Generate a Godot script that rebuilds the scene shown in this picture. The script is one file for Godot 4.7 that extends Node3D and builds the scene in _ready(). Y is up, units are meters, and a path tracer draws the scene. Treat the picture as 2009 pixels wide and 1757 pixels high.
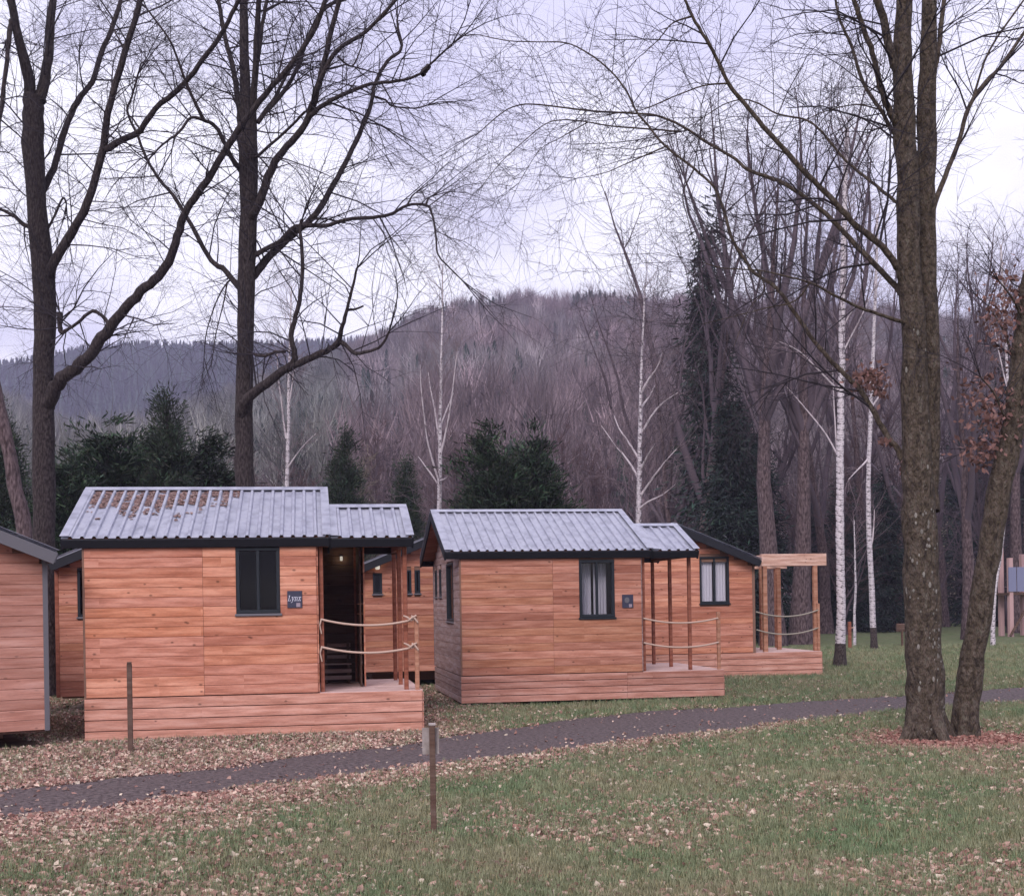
extends Node3D
# A winter evening on a camp site: larch cabins, bare trees, a gravel track and wooded hills.
# y is up, metres; the camera stands at the origin and looks along -z.

const F := 2474.52        # focal length in pixels of the 2009 x 1757 photograph
const HY := 1184.96       # row of the principal point
const CX := 1004.5
const ROLL := 0.0161
const EYE := 1.75

var M := {}
var used := {}
var plank_cache := {}
var track_low := []
var track_up := []
var n_leaf := FastNoiseLite.new()
var n_fine := FastNoiseLite.new()
var n_bump := FastNoiseLite.new()


# ---------------------------------------------------------------- mesh helper
class MB:
	var v := PackedVector3Array()
	var n := PackedVector3Array()
	var c := PackedColorArray()
	var t := PackedVector2Array()
	var i := PackedInt32Array()
	var tint := Color(1, 1, 1)
	var tinted := false

	func quad(a: Vector3, b: Vector3, d: Vector3, e: Vector3) -> void:  # a b d e run clockwise seen from the front
		var k := v.size()
		var nn := (d - a).cross(b - a).normalized()
		if nn == Vector3.ZERO:
			nn = (e - a).cross(d - a).normalized()
		v.append(a); v.append(b); v.append(d); v.append(e)
		for q in 4:
			n.append(nn)
			if tinted: c.append(tint)
		i.append(k); i.append(k + 1); i.append(k + 2)
		i.append(k); i.append(k + 2); i.append(k + 3)

	func tri(a: Vector3, b: Vector3, d: Vector3) -> void:
		var k := v.size()
		var nn := (d - a).cross(b - a).normalized()
		v.append(a); v.append(b); v.append(d)
		for q in 3:
			n.append(nn)
			if tinted: c.append(tint)
		i.append(k); i.append(k + 1); i.append(k + 2)

	func box(lo: Vector3, hi: Vector3, x := Transform3D()) -> void:
		var p := []
		for q in 8:
			p.append(x * Vector3(hi.x if q & 1 else lo.x, hi.y if q & 2 else lo.y, hi.z if q & 4 else lo.z))
		quad(p[6], p[7], p[5], p[4])   # +z
		quad(p[3], p[2], p[0], p[1])   # -z
		quad(p[7], p[3], p[1], p[5])   # +x
		quad(p[2], p[6], p[4], p[0])   # -x
		quad(p[2], p[3], p[7], p[6])   # +y
		quad(p[4], p[5], p[1], p[0])   # -y

	# a box with small chamfers round every edge that runs along its longest axis
	func beam(lo: Vector3, hi: Vector3, b: float, x := Transform3D()) -> void:
		var s := hi - lo
		var ax := 0 if s.x >= s.y and s.x >= s.z else 1 if s.y >= s.z else 2
		var a1 := (ax + 1) % 3
		var a2 := (ax + 2) % 3
		var ring := [[0, b], [b, 0], [s[a1] - b, 0], [s[a1], b], [s[a1], s[a2] - b], [s[a1] - b, s[a2]], [b, s[a2]], [0, s[a2] - b]]
		var p0 := []
		var p1 := []
		for r in ring:
			var q := lo
			q[a1] += r[0]
			q[a2] += r[1]
			p0.append(x * q)
			q[ax] += s[ax]
			p1.append(x * q)
		for k in 8:
			var k2: int = (k + 1) % 8
			quad(p0[k], p1[k], p1[k2], p0[k2])
		for k in range(1, 7):
			tri(p0[0], p0[k], p0[k + 1])
			tri(p1[0], p1[k + 1], p1[k])

	func tube(p: PackedVector3Array, r: PackedFloat32Array, sides: int, cap := false) -> void:
		var m := p.size()
		if m < 2:
			return
		var k0 := v.size()
		var d0 := (p[1] - p[0]).normalized()
		var u := d0.cross(Vector3(0.31, 0.13, 0.94)).normalized()
		for j in m:
			var d := (p[mini(j + 1, m - 1)] - p[maxi(j - 1, 0)]).normalized()
			u = (u - d * u.dot(d)).normalized()
			var w := d.cross(u)
			for s in sides:
				var a := TAU * s / sides
				var o := u * cos(a) + w * sin(a)
				v.append(p[j] + o * r[j])
				n.append(o)
				if tinted: c.append(tint)
		for j in m - 1:
			for s in sides:
				var a := k0 + j * sides + s
				var b := k0 + j * sides + (s + 1) % sides
				i.append(a); i.append(a + sides); i.append(b)
				i.append(b); i.append(a + sides); i.append(b + sides)
		if cap:
			var kc := v.size()
			v.append(p[m - 1])
			n.append((p[m - 1] - p[m - 2]).normalized())
			if tinted: c.append(tint)
			for s in sides:
				var a := k0 + (m - 1) * sides + s
				var b := k0 + (m - 1) * sides + (s + 1) % sides
				i.append(a); i.append(kc); i.append(b)

	func mesh() -> ArrayMesh:
		var arr := []
		arr.resize(Mesh.ARRAY_MAX)
		arr[Mesh.ARRAY_VERTEX] = v
		arr[Mesh.ARRAY_NORMAL] = n
		if c.size() == v.size():
			arr[Mesh.ARRAY_COLOR] = c
		if t.size() == v.size():
			arr[Mesh.ARRAY_TEX_UV] = t
		arr[Mesh.ARRAY_INDEX] = i
		var o := ArrayMesh.new()
		o.add_surface_from_arrays(Mesh.PRIMITIVE_TRIANGLES, arr)
		return o


# ---------------------------------------------------------------- places
func at(px: float, py: float, d: float) -> Vector3:
	var du := px - CX
	var dv := py - HY
	var c := cos(ROLL)
	var s := sin(ROLL)
	return Vector3((c * du - s * dv) * d / F, EYE - (s * du + c * dv) * d / F, -d)


func floor_at(px: float, py: float) -> Vector3:
	var v := sin(ROLL) * (px - CX) + cos(ROLL) * (py - HY)
	var p := at(px, py, EYE * F / v)
	p.y = 0.0
	return p


func stand(px: float, d: float) -> Vector3:   # the spot on level ground seen in column px at depth d
	var p := at(px, HY + EYE * F / d, d)
	p.y = 0.0
	return p


func dep(x: float, y: float, z: float) -> Vector3:
	return Vector3(x, y, -z)


# ---------------------------------------------------------------- naming
func numbered(called: String) -> String:
	var k: int = used.get(called, 0)
	used[called] = k + 1
	return called if k == 0 else "%s_%03d" % [called, k]


func tag(o: Node, label: String, category: String, group := "", kind := "") -> void:
	if label: o.set_meta("label", label)
	if category: o.set_meta("category", category)
	if group: o.set_meta("group", group)
	if kind: o.set_meta("kind", kind)


func thing(called: String, label: String, category: String, pos := Vector3.ZERO, turn := 0.0, group := "") -> Node3D:
	var o := Node3D.new()
	o.name = numbered(called)
	add_child(o)
	o.position = pos
	o.rotation.y = turn
	tag(o, label, category, group)
	return o


func part(parent: Node, called: String, m: Mesh, mat: Material, x := Transform3D()) -> MeshInstance3D:
	var o := MeshInstance3D.new()
	o.name = called
	o.mesh = m
	o.material_override = mat
	o.transform = x
	parent.add_child(o, true)
	return o


func lin(r: float, g: float, b: float) -> Color:
	return Color(r, g, b).linear_to_srgb()


func noise(seed_: int, freq: float, oct := 4) -> FastNoiseLite:
	var n := FastNoiseLite.new()
	n.seed = seed_
	n.noise_type = FastNoiseLite.TYPE_SIMPLEX_SMOOTH
	n.frequency = freq
	n.fractal_octaves = oct
	return n


func ramp_tex(seed_: int, freq: float, size: int, offs: Array, cols: Array, oct := 5) -> NoiseTexture2D:
	var t := NoiseTexture2D.new()
	t.width = size
	t.height = size
	t.seamless = true
	t.noise = noise(seed_, freq, oct)
	t.generate_mipmaps = false
	var g := Gradient.new()
	g.offsets = PackedFloat32Array(offs)
	g.colors = PackedColorArray(cols)
	t.color_ramp = g
	return t


func grey_tex(seed_: int, freq: float, size: int, oct := 5) -> NoiseTexture2D:
	return ramp_tex(seed_, freq, size, [0.0, 1.0], [Color.BLACK, Color.WHITE], oct)


func mat(col: Color, rough := 0.9, tex: Texture2D = null, scale := Vector3.ONE, bump: Texture2D = null, depth := 0.0) -> StandardMaterial3D:
	var m := StandardMaterial3D.new()
	m.albedo_color = col
	m.roughness = rough
	m.metallic_specular = 0.35
	if tex or bump:
		m.uv1_triplanar = true
		m.uv1_world_triplanar = true
		m.uv1_scale = scale
	if tex:
		m.albedo_texture = tex
	if bump:
		m.heightmap_enabled = true
		m.heightmap_texture = bump
		m.heightmap_scale = depth
	return m


# sawn softwood: long streaks along u, darker flecks and knots; one tile is 2.5 m
func wood_image(seed_: int) -> ImageTexture:
	var s := 512
	var im := Image.create(s, s, false, Image.FORMAT_RGB8)
	var a := noise(seed_, 0.01, 3)
	var b := noise(seed_ + 1, 0.012, 3)
	var data := PackedByteArray()
	data.resize(s * s * 3)
	var rng := RandomNumberGenerator.new()
	rng.seed = seed_
	var knots := []
	for k in 30:
		knots.append([rng.randf() * s, rng.randf() * s, rng.randf_range(2.0, 4.2)])
	for y in s:
		for x in s:
			var e := minf(1.0, minf(x, s - 1 - x) / 40.0)
			var g := a.get_noise_2d(x * 1.0, y * 26.0) * e
			var h := b.get_noise_2d(x * 0.5, y * 4.0 + 400.0)
			var f := b.get_noise_2d(x * 5.0 + 900.0, y * 40.0)
			var l := clampf(0.90 + 0.11 * g + 0.17 * h + 0.08 * f, 0.45, 1.0)
			var k := (y * s + x) * 3
			data[k] = int(255.0 * minf(1.0, l * 1.02))
			data[k + 1] = clampi(int(255.0 * l * (0.94 + 0.08 * h)), 0, 255)
			data[k + 2] = clampi(int(255.0 * l * (0.90 + 0.12 * h)), 0, 255)
	for q in knots:
		for yy in range(-5, 6):
			for xx in range(-10, 11):
				var d: float = sqrt(xx * xx * 0.4 + yy * yy) / q[2]
				if d < 1.0:
					var k := (posmod(int(q[1]) + yy, s) * s + posmod(int(q[0]) + xx, s)) * 3
					var l: float = 0.58 + 0.42 * d * d
					for ch in 3:
						data[k + ch] = int(data[k + ch] * l)
	im.set_data(s, s, false, Image.FORMAT_RGB8, data)
	return ImageTexture.create_from_image(im)


func wood_set(tex: Texture2D, cols: Array, rough := 0.8) -> Array:
	var out := []
	for c in cols:
		var m := mat(lin(c[0], c[1], c[2]), rough, tex, Vector3(0.4, 0.4, 0.4), tex, 0.25)
		m.uv1_offset = Vector3(c[0] * 37.0, c[1] * 91.0, c[2] * 53.0)
		out.append(m)
	return out


# ---------------------------------------------------------------- sky
func sky_image() -> ImageTexture:
	var w := 1024
	var h := 512
	var im := Image.create(w, h, false, Image.FORMAT_RGBF)
	var a := noise(11, 0.9, 5)
	var b := noise(12, 2.6, 4)
	for y in h:
		var el := (0.5 - (y + 0.5) / h) * PI
		for x in w:
			var az := (x + 0.5) / w * TAU
			if el <= 0.0:
				im.set_pixel(x, y, Color(0.42, 0.40, 0.45))
				continue
			var d := Vector3(cos(el) * cos(az), sin(el), cos(el) * sin(az))
			# cloud sheet seen from below: stretched towards the horizon
			var q := Vector3(d.x, 0, d.z) / (d.y + 0.30) * 1.35
			var k := a.get_noise_3d(q.x, q.z, 3.0)
			var f := b.get_noise_3d(q.x, q.z, 9.0)
			var cloud := clampf(0.5 + 1.35 * k + 0.5 * f, 0.0, 1.0)
			cloud = cloud * cloud * (3.0 - 2.0 * cloud)
			var l := 0.60 + 0.34 * sin(el)
			var dark := Color(0.71, 0.70, 0.955)
			var pale := Color(1.12, 1.11, 1.26)
			var cc := dark.lerp(pale, cloud)
			im.set_pixel(x, y, Color(cc.r * l, cc.g * l, cc.b * l))
	return ImageTexture.create_from_image(im)


# ---------------------------------------------------------------- materials
func make_materials() -> void:
	var w1 := wood_image(5)
	var w2 := wood_image(23)
	M.warm = wood_set(w1, [[0.61, 0.300, 0.200], [0.66, 0.338, 0.236], [0.55, 0.258, 0.176], [0.60, 0.308, 0.234], [0.52, 0.246, 0.178], [0.64, 0.308, 0.196], [0.58, 0.298, 0.226], [0.70, 0.372, 0.266], [0.47, 0.216, 0.152]])
	M.pink = wood_set(w2, [[0.61, 0.358, 0.290], [0.57, 0.330, 0.268], [0.64, 0.380, 0.312]])
	M.red = wood_set(w2, [[0.51, 0.258, 0.186], [0.54, 0.284, 0.212], [0.45, 0.222, 0.162], [0.50, 0.264, 0.176], [0.58, 0.312, 0.240], [0.47, 0.244, 0.184], [0.40, 0.192, 0.142]])
	M.mauve = wood_set(w2, [[0.53, 0.308, 0.258], [0.49, 0.278, 0.232], [0.57, 0.336, 0.284], [0.46, 0.258, 0.212]])
	M.grey = wood_set(w1, [[0.38, 0.315, 0.32], [0.34, 0.28, 0.285], [0.41, 0.34, 0.345]])
	M.brown = wood_set(w1, [[0.085, 0.055, 0.044], [0.105, 0.068, 0.054]])
	M.deck = wood_set(w2, [[0.64, 0.53, 0.52], [0.60, 0.49, 0.48], [0.67, 0.56, 0.55]])
	M.post = wood_set(w1, [[0.30, 0.125, 0.085]])[0]
	M.post_pale = wood_set(w2, [[0.46, 0.27, 0.19]])[0]
	M.stake = wood_set(w2, [[0.13, 0.095, 0.080]])[0]
	M.beam = wood_set(w2, [[0.64, 0.47, 0.40]])[0]
	M.core = mat(lin(0.20, 0.115, 0.085), 0.95)
	M.pier = mat(lin(0.22, 0.20, 0.20), 0.95, grey_tex(3, 0.03, 128), Vector3(1, 1, 1))
	M.slate = mat(lin(0.012, 0.013, 0.018), 0.6)
	M.trim_grey = mat(lin(0.13, 0.125, 0.14), 0.5)
	M.frame = mat(lin(0.016, 0.020, 0.026), 0.5)
	M.soffit = M.red[0]
	var metal_t := ramp_tex(8, 0.02, 256, [0.0, 0.45, 0.7, 1.0], [Color(0.72, 0.72, 0.74), Color(0.92, 0.92, 0.94), Color(1, 1, 1), Color(0.86, 0.85, 0.86)])
	M.metal = mat(lin(0.385, 0.39, 0.455), 0.5, metal_t, Vector3(0.7, 0.7, 0.7))
	M.metal.metallic = 0.25
	M.metal.metallic_specular = 0.5
	M.rope = mat(lin(0.50, 0.36, 0.29), 0.9)
	M.rope_old = mat(lin(0.30, 0.27, 0.22), 0.9)
	M.glass = mat(Color(0.02, 0.02, 0.03, 0.06), 0.03)
	M.glass.transparency = BaseMaterial3D.TRANSPARENCY_ALPHA
	M.glass.metallic_specular = 0.25
	M.curtain = mat(lin(0.62, 0.60, 0.68), 0.95)
	M.white = mat(lin(0.75, 0.72, 0.70), 0.6)
	M.lamp = mat(lin(0.8, 0.78, 0.7), 0.4)
	M.lamp.emission_enabled = true
	M.lamp.emission = Color(1.0, 0.97, 0.90)
	M.lamp.emission_energy_multiplier = 0.3
	M.sign = mat(lin(0.045, 0.045, 0.075), 0.5)
	M.sign_text = mat(lin(0.60, 0.60, 0.70), 0.7)
	M.sign_mark = mat(lin(0.30, 0.24, 0.28), 0.7)
	M.plate = mat(lin(0.42, 0.37, 0.36), 0.8, grey_tex(31, 0.02, 128).duplicate(), Vector3(3, 3, 3))
	M.plate.albedo_texture = ramp_tex(31, 0.02, 128, [0.0, 1.0], [Color(0.7, 0.68, 0.66), Color(1, 1, 1)])
	var bt := ramp_tex(41, 0.035, 256, [0.0, 0.35, 0.6, 0.8, 1.0], [Color(0.35, 0.33, 0.33), Color(0.62, 0.58, 0.57), Color(0.85, 0.82, 0.80), Color(1, 0.98, 0.95), Color(0.9, 0.95, 0.85)])
	var bb := grey_tex(42, 0.05, 256)
	M.bark = mat(lin(0.068, 0.057, 0.061), 0.95, bt, Vector3(2.6, 0.8, 2.6), bb, 2.0)
	M.bark_twig = mat(lin(0.036, 0.029, 0.036), 0.95)
	M.bark_oak = mat(lin(0.142, 0.130, 0.120), 0.95, ramp_tex(45, 0.022, 512, [0.0, 0.28, 0.45, 0.62, 0.78, 1.0], [Color(0.45, 0.42, 0.42), Color(0.66, 0.60, 0.57), Color(0.82, 0.78, 0.70), Color(0.92, 0.84, 0.80), Color(1.0, 0.98, 0.94), Color(0.88, 0.90, 0.78)], 7), Vector3(0.9, 0.42, 0.9), ramp_tex(46, 0.04, 512, [0.0, 0.4, 0.55, 1.0], [Color.BLACK, Color(0.5, 0.5, 0.5), Color(0.8, 0.8, 0.8), Color.WHITE], 6), 3.5)
	M.bark_oak.detail_enabled = true
	M.bark_oak.detail_blend_mode = BaseMaterial3D.BLEND_MODE_MUL
	M.bark_oak.detail_uv_layer = BaseMaterial3D.DETAIL_UV_2
	M.bark_oak.uv2_triplanar = true
	M.bark_oak.uv2_world_triplanar = true
	M.bark_oak.uv2_scale = Vector3(3.4, 0.7, 3.4)
	M.bark_oak.detail_albedo = ramp_tex(48, 0.06, 512, [0.0, 0.4, 0.5, 1.0], [Color(0.45, 0.43, 0.42), Color(0.75, 0.72, 0.7), Color(0.95, 0.94, 0.92), Color(1, 1, 1)], 5)
	M.bark_dark = mat(lin(0.055, 0.045, 0.045), 0.95, bt, Vector3(2.2, 0.7, 2.2), bb, 2.0)
	M.bark_mauve = mat(lin(0.175, 0.135, 0.150), 0.95, bt, Vector3(1.6, 0.4, 1.6), bb, 2.0)
	M.twig_mauve = mat(lin(0.092, 0.070, 0.084), 0.95)
	M.twig_red = mat(lin(0.105, 0.066, 0.070), 0.95)
	M.twig_pale = mat(lin(0.25, 0.21, 0.16), 0.95)
	M.birch = mat(lin(0.62, 0.57, 0.585), 0.7, ramp_tex(47, 0.03, 256, [0.0, 0.33, 0.39, 1.0], [Color(0.16, 0.14, 0.15), Color(0.24, 0.21, 0.22), Color(0.92, 0.91, 0.92), Color(1, 1, 1)], 3), Vector3(0.8, 2.4, 0.8))
	M.birch_branch = mat(lin(0.50, 0.44, 0.46), 0.8)
	M.birch_twig = mat(lin(0.20, 0.15, 0.165), 0.9)
	M.birch_foot = mat(lin(0.10, 0.085, 0.085), 0.9, bt, Vector3(3, 1.2, 3))
	M.tint = mat(Color.WHITE, 0.9)
	M.tint.vertex_color_use_as_albedo = true
	M.tint.cull_mode = BaseMaterial3D.CULL_DISABLED
	M.grass = mat(Color.WHITE, 0.75)
	M.grass.vertex_color_use_as_albedo = true
	M.grass.cull_mode = BaseMaterial3D.CULL_DISABLED
	M.grass.backlight_enabled = true
	M.grass.backlight = lin(0.05, 0.08, 0.03)
	M.leaf = mat(Color.WHITE, 0.7)
	M.leaf.vertex_color_use_as_albedo = true
	M.leaf.cull_mode = BaseMaterial3D.CULL_DISABLED
	M.blue = mat(lin(0.19, 0.20, 0.30), 0.6)
	M.pinkpost = mat(lin(0.46, 0.30, 0.29), 0.85)


# ---------------------------------------------------------------- boards and cabins
func plank_mesh(l: float, h: float, t := 0.022) -> ArrayMesh:
	var key := "%.2f_%.3f_%.3f" % [l, h, t]
	if not plank_cache.has(key):
		var m := MB.new()
		var b := 0.0045
		var ring := [[0.0, 0.0], [0.0, t - b], [b, t], [h - b, t], [h, t - b], [h, 0.0]]
		for k in 5:
			var p: Array = ring[k]
			var q: Array = ring[k + 1]
			m.quad(Vector3(0, q[0], q[1]), Vector3(l, q[0], q[1]), Vector3(l, p[0], p[1]), Vector3(0, p[0], p[1]))
		for k in range(1, 5):
			var p: Array = ring[k]
			var q: Array = ring[k + 1]
			m.tri(Vector3(0, 0, 0), Vector3(0, q[0], q[1]), Vector3(0, p[0], p[1]))
			m.tri(Vector3(l, 0, 0), Vector3(l, p[0], p[1]), Vector3(l, q[0], q[1]))
		plank_cache[key] = m.mesh()
	return plank_cache[key]


# boards laid in rows on a wall whose plane is z = 0 of x, facing +z; openings are Rect2(x, y, w, h)
func plank_wall(parent: Node, x: Transform3D, w: float, y0: float, y1: float, rise: float, holes: Array, seams: Array, mats: Array, rng: RandomNumberGenerator, row := 0.133, gap := 0.0035, called := "plank") -> void:
	var y := y0
	while y < y1 + rise - 0.03:
		var h := row - gap
		var a := 0.0
		var b := w
		if y + h > y1:
			if rise <= 0.0:
				h = y1 - y - gap
				if h < 0.03:
					break
			else:
				var cut := (y + h - y1) / rise * w * 0.5
				a = cut
				b = w - cut
				if b - a < 0.15:
					break
		var cuts := [a]
		for s in seams:
			if s > a + 0.1 and s < b - 0.1:
				cuts.append(s)
		cuts.append(b)
		for k in cuts.size() - 1:
			var pieces := [[cuts[k], cuts[k + 1]]]
			for hole in holes:
				var r: Rect2 = hole
				if y + h <= r.position.y + 0.01 or y >= r.end.y - 0.01:
					continue
				var nextp := []
				for p in pieces:
					if p[1] <= r.position.x or p[0] >= r.end.x:
						nextp.append(p)
						continue
					if r.position.x - p[0] > 0.03:
						nextp.append([p[0], r.position.x])
					if p[1] - r.end.x > 0.03:
						nextp.append([r.end.x, p[1]])
				pieces = nextp
			for p in pieces:
				var e := 0.0 if is_equal_approx(p[1], b) else 0.004
				var proud := rng.randf_range(0.0, 0.003)
				part(parent, called, plank_mesh(p[1] - p[0] - e, h), mats[rng.randi() % mats.size()], x * Transform3D(Basis(), Vector3(p[0], y, proud)))
		y += row


# the sheathing behind the boards: wall panels with real openings, joined into one part
func sheath(m: MB, x: Transform3D, w: float, y0: float, y1: float, holes: Array, t := 0.06) -> void:
	var at_x := 0.0
	var sorted := holes.duplicate()
	sorted.sort_custom(func(p, q): return p.position.x < q.position.x)
	for hole in sorted:
		var r: Rect2 = hole
		m.box(Vector3(at_x, y0, -t), Vector3(r.position.x, y1, 0), x)
		m.box(Vector3(r.position.x, y0, -t), Vector3(r.end.x, r.position.y, 0), x)
		if r.end.y < y1 - 0.01:
			m.box(Vector3(r.position.x, r.end.y, -t), Vector3(r.end.x, y1, 0), x)
		at_x = r.end.x
	m.box(Vector3(at_x, y0, -t), Vector3(w, y1, 0), x)


func window_in(parent: Node, x: Transform3D, r: Rect2, panes: int, curtain: String, fw := 0.05, inset := 0.085) -> void:
	var win := Node3D.new()
	win.name = "window"
	win.transform = x * Transform3D(Basis(), Vector3(r.position.x, r.position.y, 0))
	parent.add_child(win, true)
	var w := r.size.x
	var h := r.size.y
	var m := MB.new()
	m.beam(Vector3(0, 0, -0.05), Vector3(w, fw, 0.035), 0.006)
	m.beam(Vector3(0, h - fw, -0.05), Vector3(w, h, 0.035), 0.006)
	m.beam(Vector3(0, fw, -0.05), Vector3(fw, h - fw, 0.034), 0.006)
	m.beam(Vector3(w - fw, fw, -0.05), Vector3(w, h - fw, 0.034), 0.006)
	part(win, "frame", m.mesh(), M.frame)
	if panes == 2:
		var mm := MB.new()
		mm.beam(Vector3(w * 0.5 - 0.022, fw, -0.03), Vector3(w * 0.5 + 0.022, h - fw, 0.028), 0.005)
		part(win, "mullion", mm.mesh(), M.frame)
	var s := MB.new()
	s.beam(Vector3(-0.02, -0.035, -0.01), Vector3(w + 0.02, -0.002, 0.055), 0.005)
	part(win, "sill", s.mesh(), M.trim_grey if curtain == "" else M.frame)
	for k in panes:
		var g := MB.new()
		var a := fw if k == 0 else w * 0.5 + 0.022
		var b := w * 0.5 - 0.022 if panes == 2 and k == 0 else w - fw
		g.box(Vector3(a, fw, -0.016), Vector3(b, h - fw, -0.010))
		part(win, "pane", g.mesh(), M.glass)
		if curtain:
			var q := MB.new()
			var nf := 9
			var last := Vector3.ZERO
			for f in nf * 3 + 1:
				var tt := float(f) / (nf * 3)
				var p := Vector3(lerpf(a, b, tt), 0, -inset + 0.014 * sin(tt * nf * TAU * 0.5 + k))
				if f > 0:
					q.quad(Vector3(last.x, h - fw, last.z), Vector3(p.x, h - fw, p.z), Vector3(p.x, fw, p.z), Vector3(last.x, fw, last.z))
				last = p
			part(win, "curtain", q.mesh(), M[curtain])


# one slope of ribbed sheet metal; x carries u along the eave, s (local y) up the slope, local z out of it
func roof_slope(parent: Node, x: Transform3D, w: float, sl: float, metal: Material, period := 0.152) -> void:
	var ribs := int(round(w / period))
	var pr := w / ribs
	var rib := 0
	while rib < ribs:
		var cnt := mini(7, ribs - rib)
		var m := MB.new()
		var prof := []
		for k in cnt:
			var u := (rib + k) * pr
			prof.append_array([[u, 0.0], [u + pr * 0.56, 0.0], [u + pr * 0.66, 0.03], [u + pr * 0.86, 0.03], [u + pr * 0.96, 0.0]])
		prof.append([(rib + cnt) * pr, 0.0])
		for k in prof.size() - 1:
			var p: Array = prof[k]
			var q: Array = prof[k + 1]
			m.quad(Vector3(p[0], sl, p[1]), Vector3(q[0], sl, q[1]), Vector3(q[0], 0, q[1]), Vector3(p[0], 0, p[1]))
			m.quad(Vector3(p[0], 0, p[1] - 0.004), Vector3(q[0], 0, q[1] - 0.004), Vector3(q[0], sl, q[1] - 0.004), Vector3(p[0], sl, p[1] - 0.004))
			m.quad(Vector3(p[0], 0, p[1]), Vector3(q[0], 0, q[1]), Vector3(q[0], 0, q[1] - 0.004), Vector3(p[0], 0, p[1] - 0.004))
		part(parent, "roof_sheet", m.mesh(), metal, x)
		rib += cnt


# a gable roof over x0..x1, its front eave at depth ze and height ye
func roof(parent: Node, x0: float, x1: float, ze: float, ye: float, run: float, rise: float, metal: Material, dark: Material) -> void:
	var r := Node3D.new()
	r.name = "roof"
	parent.add_child(r, true)
	var ang := atan2(rise, run)
	var sl := sqrt(run * run + rise * rise)
	var w := x1 - x0
	# front slope: local y goes up and back
	var bf := Basis(Vector3(1, 0, 0), Vector3(0, sin(ang), -cos(ang)), Vector3(0, cos(ang), sin(ang)))
	var xf := Transform3D(bf, Vector3(x0, ye, -ze))
	var xb := Transform3D(Basis(Vector3(0, 1, 0), PI) * bf, Vector3(x1, ye, -(ze + 2.0 * run)))
	for x in [xf, xb]:
		roof_slope(r, x, w, sl, metal)
		var m := MB.new()
		m.beam(Vector3(0.01, -0.02, -0.135), Vector3(w - 0.01, 0.02, -0.012), 0.006, x)   # fascia under the eave
		part(r, "eave_fascia", m.mesh(), dark)
		for e in [[-0.012, 0.018], [w - 0.018, w + 0.012]]:
			var g := MB.new()
			g.beam(Vector3(e[0], 0, -0.16), Vector3(e[1], sl - 0.002, -0.006), 0.004, x)
			part(r, "bargeboard", g.mesh(), dark)
		for e in [[-0.016, 0.10], [w - 0.10, w + 0.016]]:
			var f := MB.new()
			f.box(Vector3(e[0], -0.004, 0.033), Vector3(e[1], sl - 0.10, 0.037), x)
			part(r, "edge_flashing", f.mesh(), metal)
		var s := MB.new()
		s.box(Vector3(0.02, 0.02, -0.030), Vector3(w - 0.02, sl - 0.01, -0.014), x)
		part(r, "soffit", s.mesh(), M.soffit)
	var c := MB.new()
	for x in [xf, xb]:
		c.box(Vector3(-0.012, sl - 0.135, 0.034), Vector3(w + 0.012, sl + 0.012, 0.039), x)
	part(r, "ridge_cap", c.mesh(), metal)


func piers(parent: Node, spots: Array, h: float) -> void:
	for s in spots:
		var m := MB.new()
		m.beam(Vector3(s[0] - 0.1, -0.05, -s[1] - 0.1), Vector3(s[0] + 0.1, h, -s[1] + 0.1), 0.01)
		part(parent, "pier", m.mesh(), M.pier)


# walls of a cabin w long and d deep; origin at the front corner, front along +x, depth along -z
func body(c: Node3D, w: float, d: float, y0: float, ye: float, rise: float, holes: Dictionary, seams: Array, front: Array, side: Array, rng: RandomNumberGenerator, floor_y: float) -> Dictionary:
	var xs := {
		"front": Transform3D(Basis(), Vector3.ZERO),
		"right": Transform3D(Basis(Vector3(0, 1, 0), PI / 2), Vector3(w, 0, 0)),
		"back": Transform3D(Basis(Vector3(0, 1, 0), PI), Vector3(w, 0, -d)),
		"left": Transform3D(Basis(Vector3(0, 1, 0), -PI / 2), Vector3(0, 0, -d)),
	}
	var m := MB.new()
	var yc := ye - 0.02
	var t := 0.06
	for k in xs:
		var ww := w if k in ["front", "back"] else d
		sheath(m, xs[k], ww, y0, yc, holes.get(k, []), t)
		if k in ["left", "right"]:
			var x: Transform3D = xs[k]
			var a := [Vector3(0, yc, 0), Vector3(ww, yc, 0), Vector3(ww * 0.5, yc + rise, 0)]
			m.tri(x * a[0], x * a[2], x * a[1])
			var zb := Vector3(0, 0, -t)
			m.tri(x * (a[0] + zb), x * (a[1] + zb), x * (a[2] + zb))
	part(c, "inner_wall", m.mesh(), M.core)
	var f := MB.new()
	f.box(Vector3(t, floor_y - 0.1, -d + t), Vector3(w - t, floor_y, -t))
	part(c, "inner_floor", f.mesh(), M.core)
	for k in xs:
		var ww := w if k in ["front", "back"] else d
		var gable := rise if k in ["left", "right"] else 0.0
		plank_wall(c, xs[k], ww, y0, ye - 0.03, gable, holes.get(k, []), seams if k == "front" else [], front if k == "front" else side, rng)
	return xs


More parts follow.
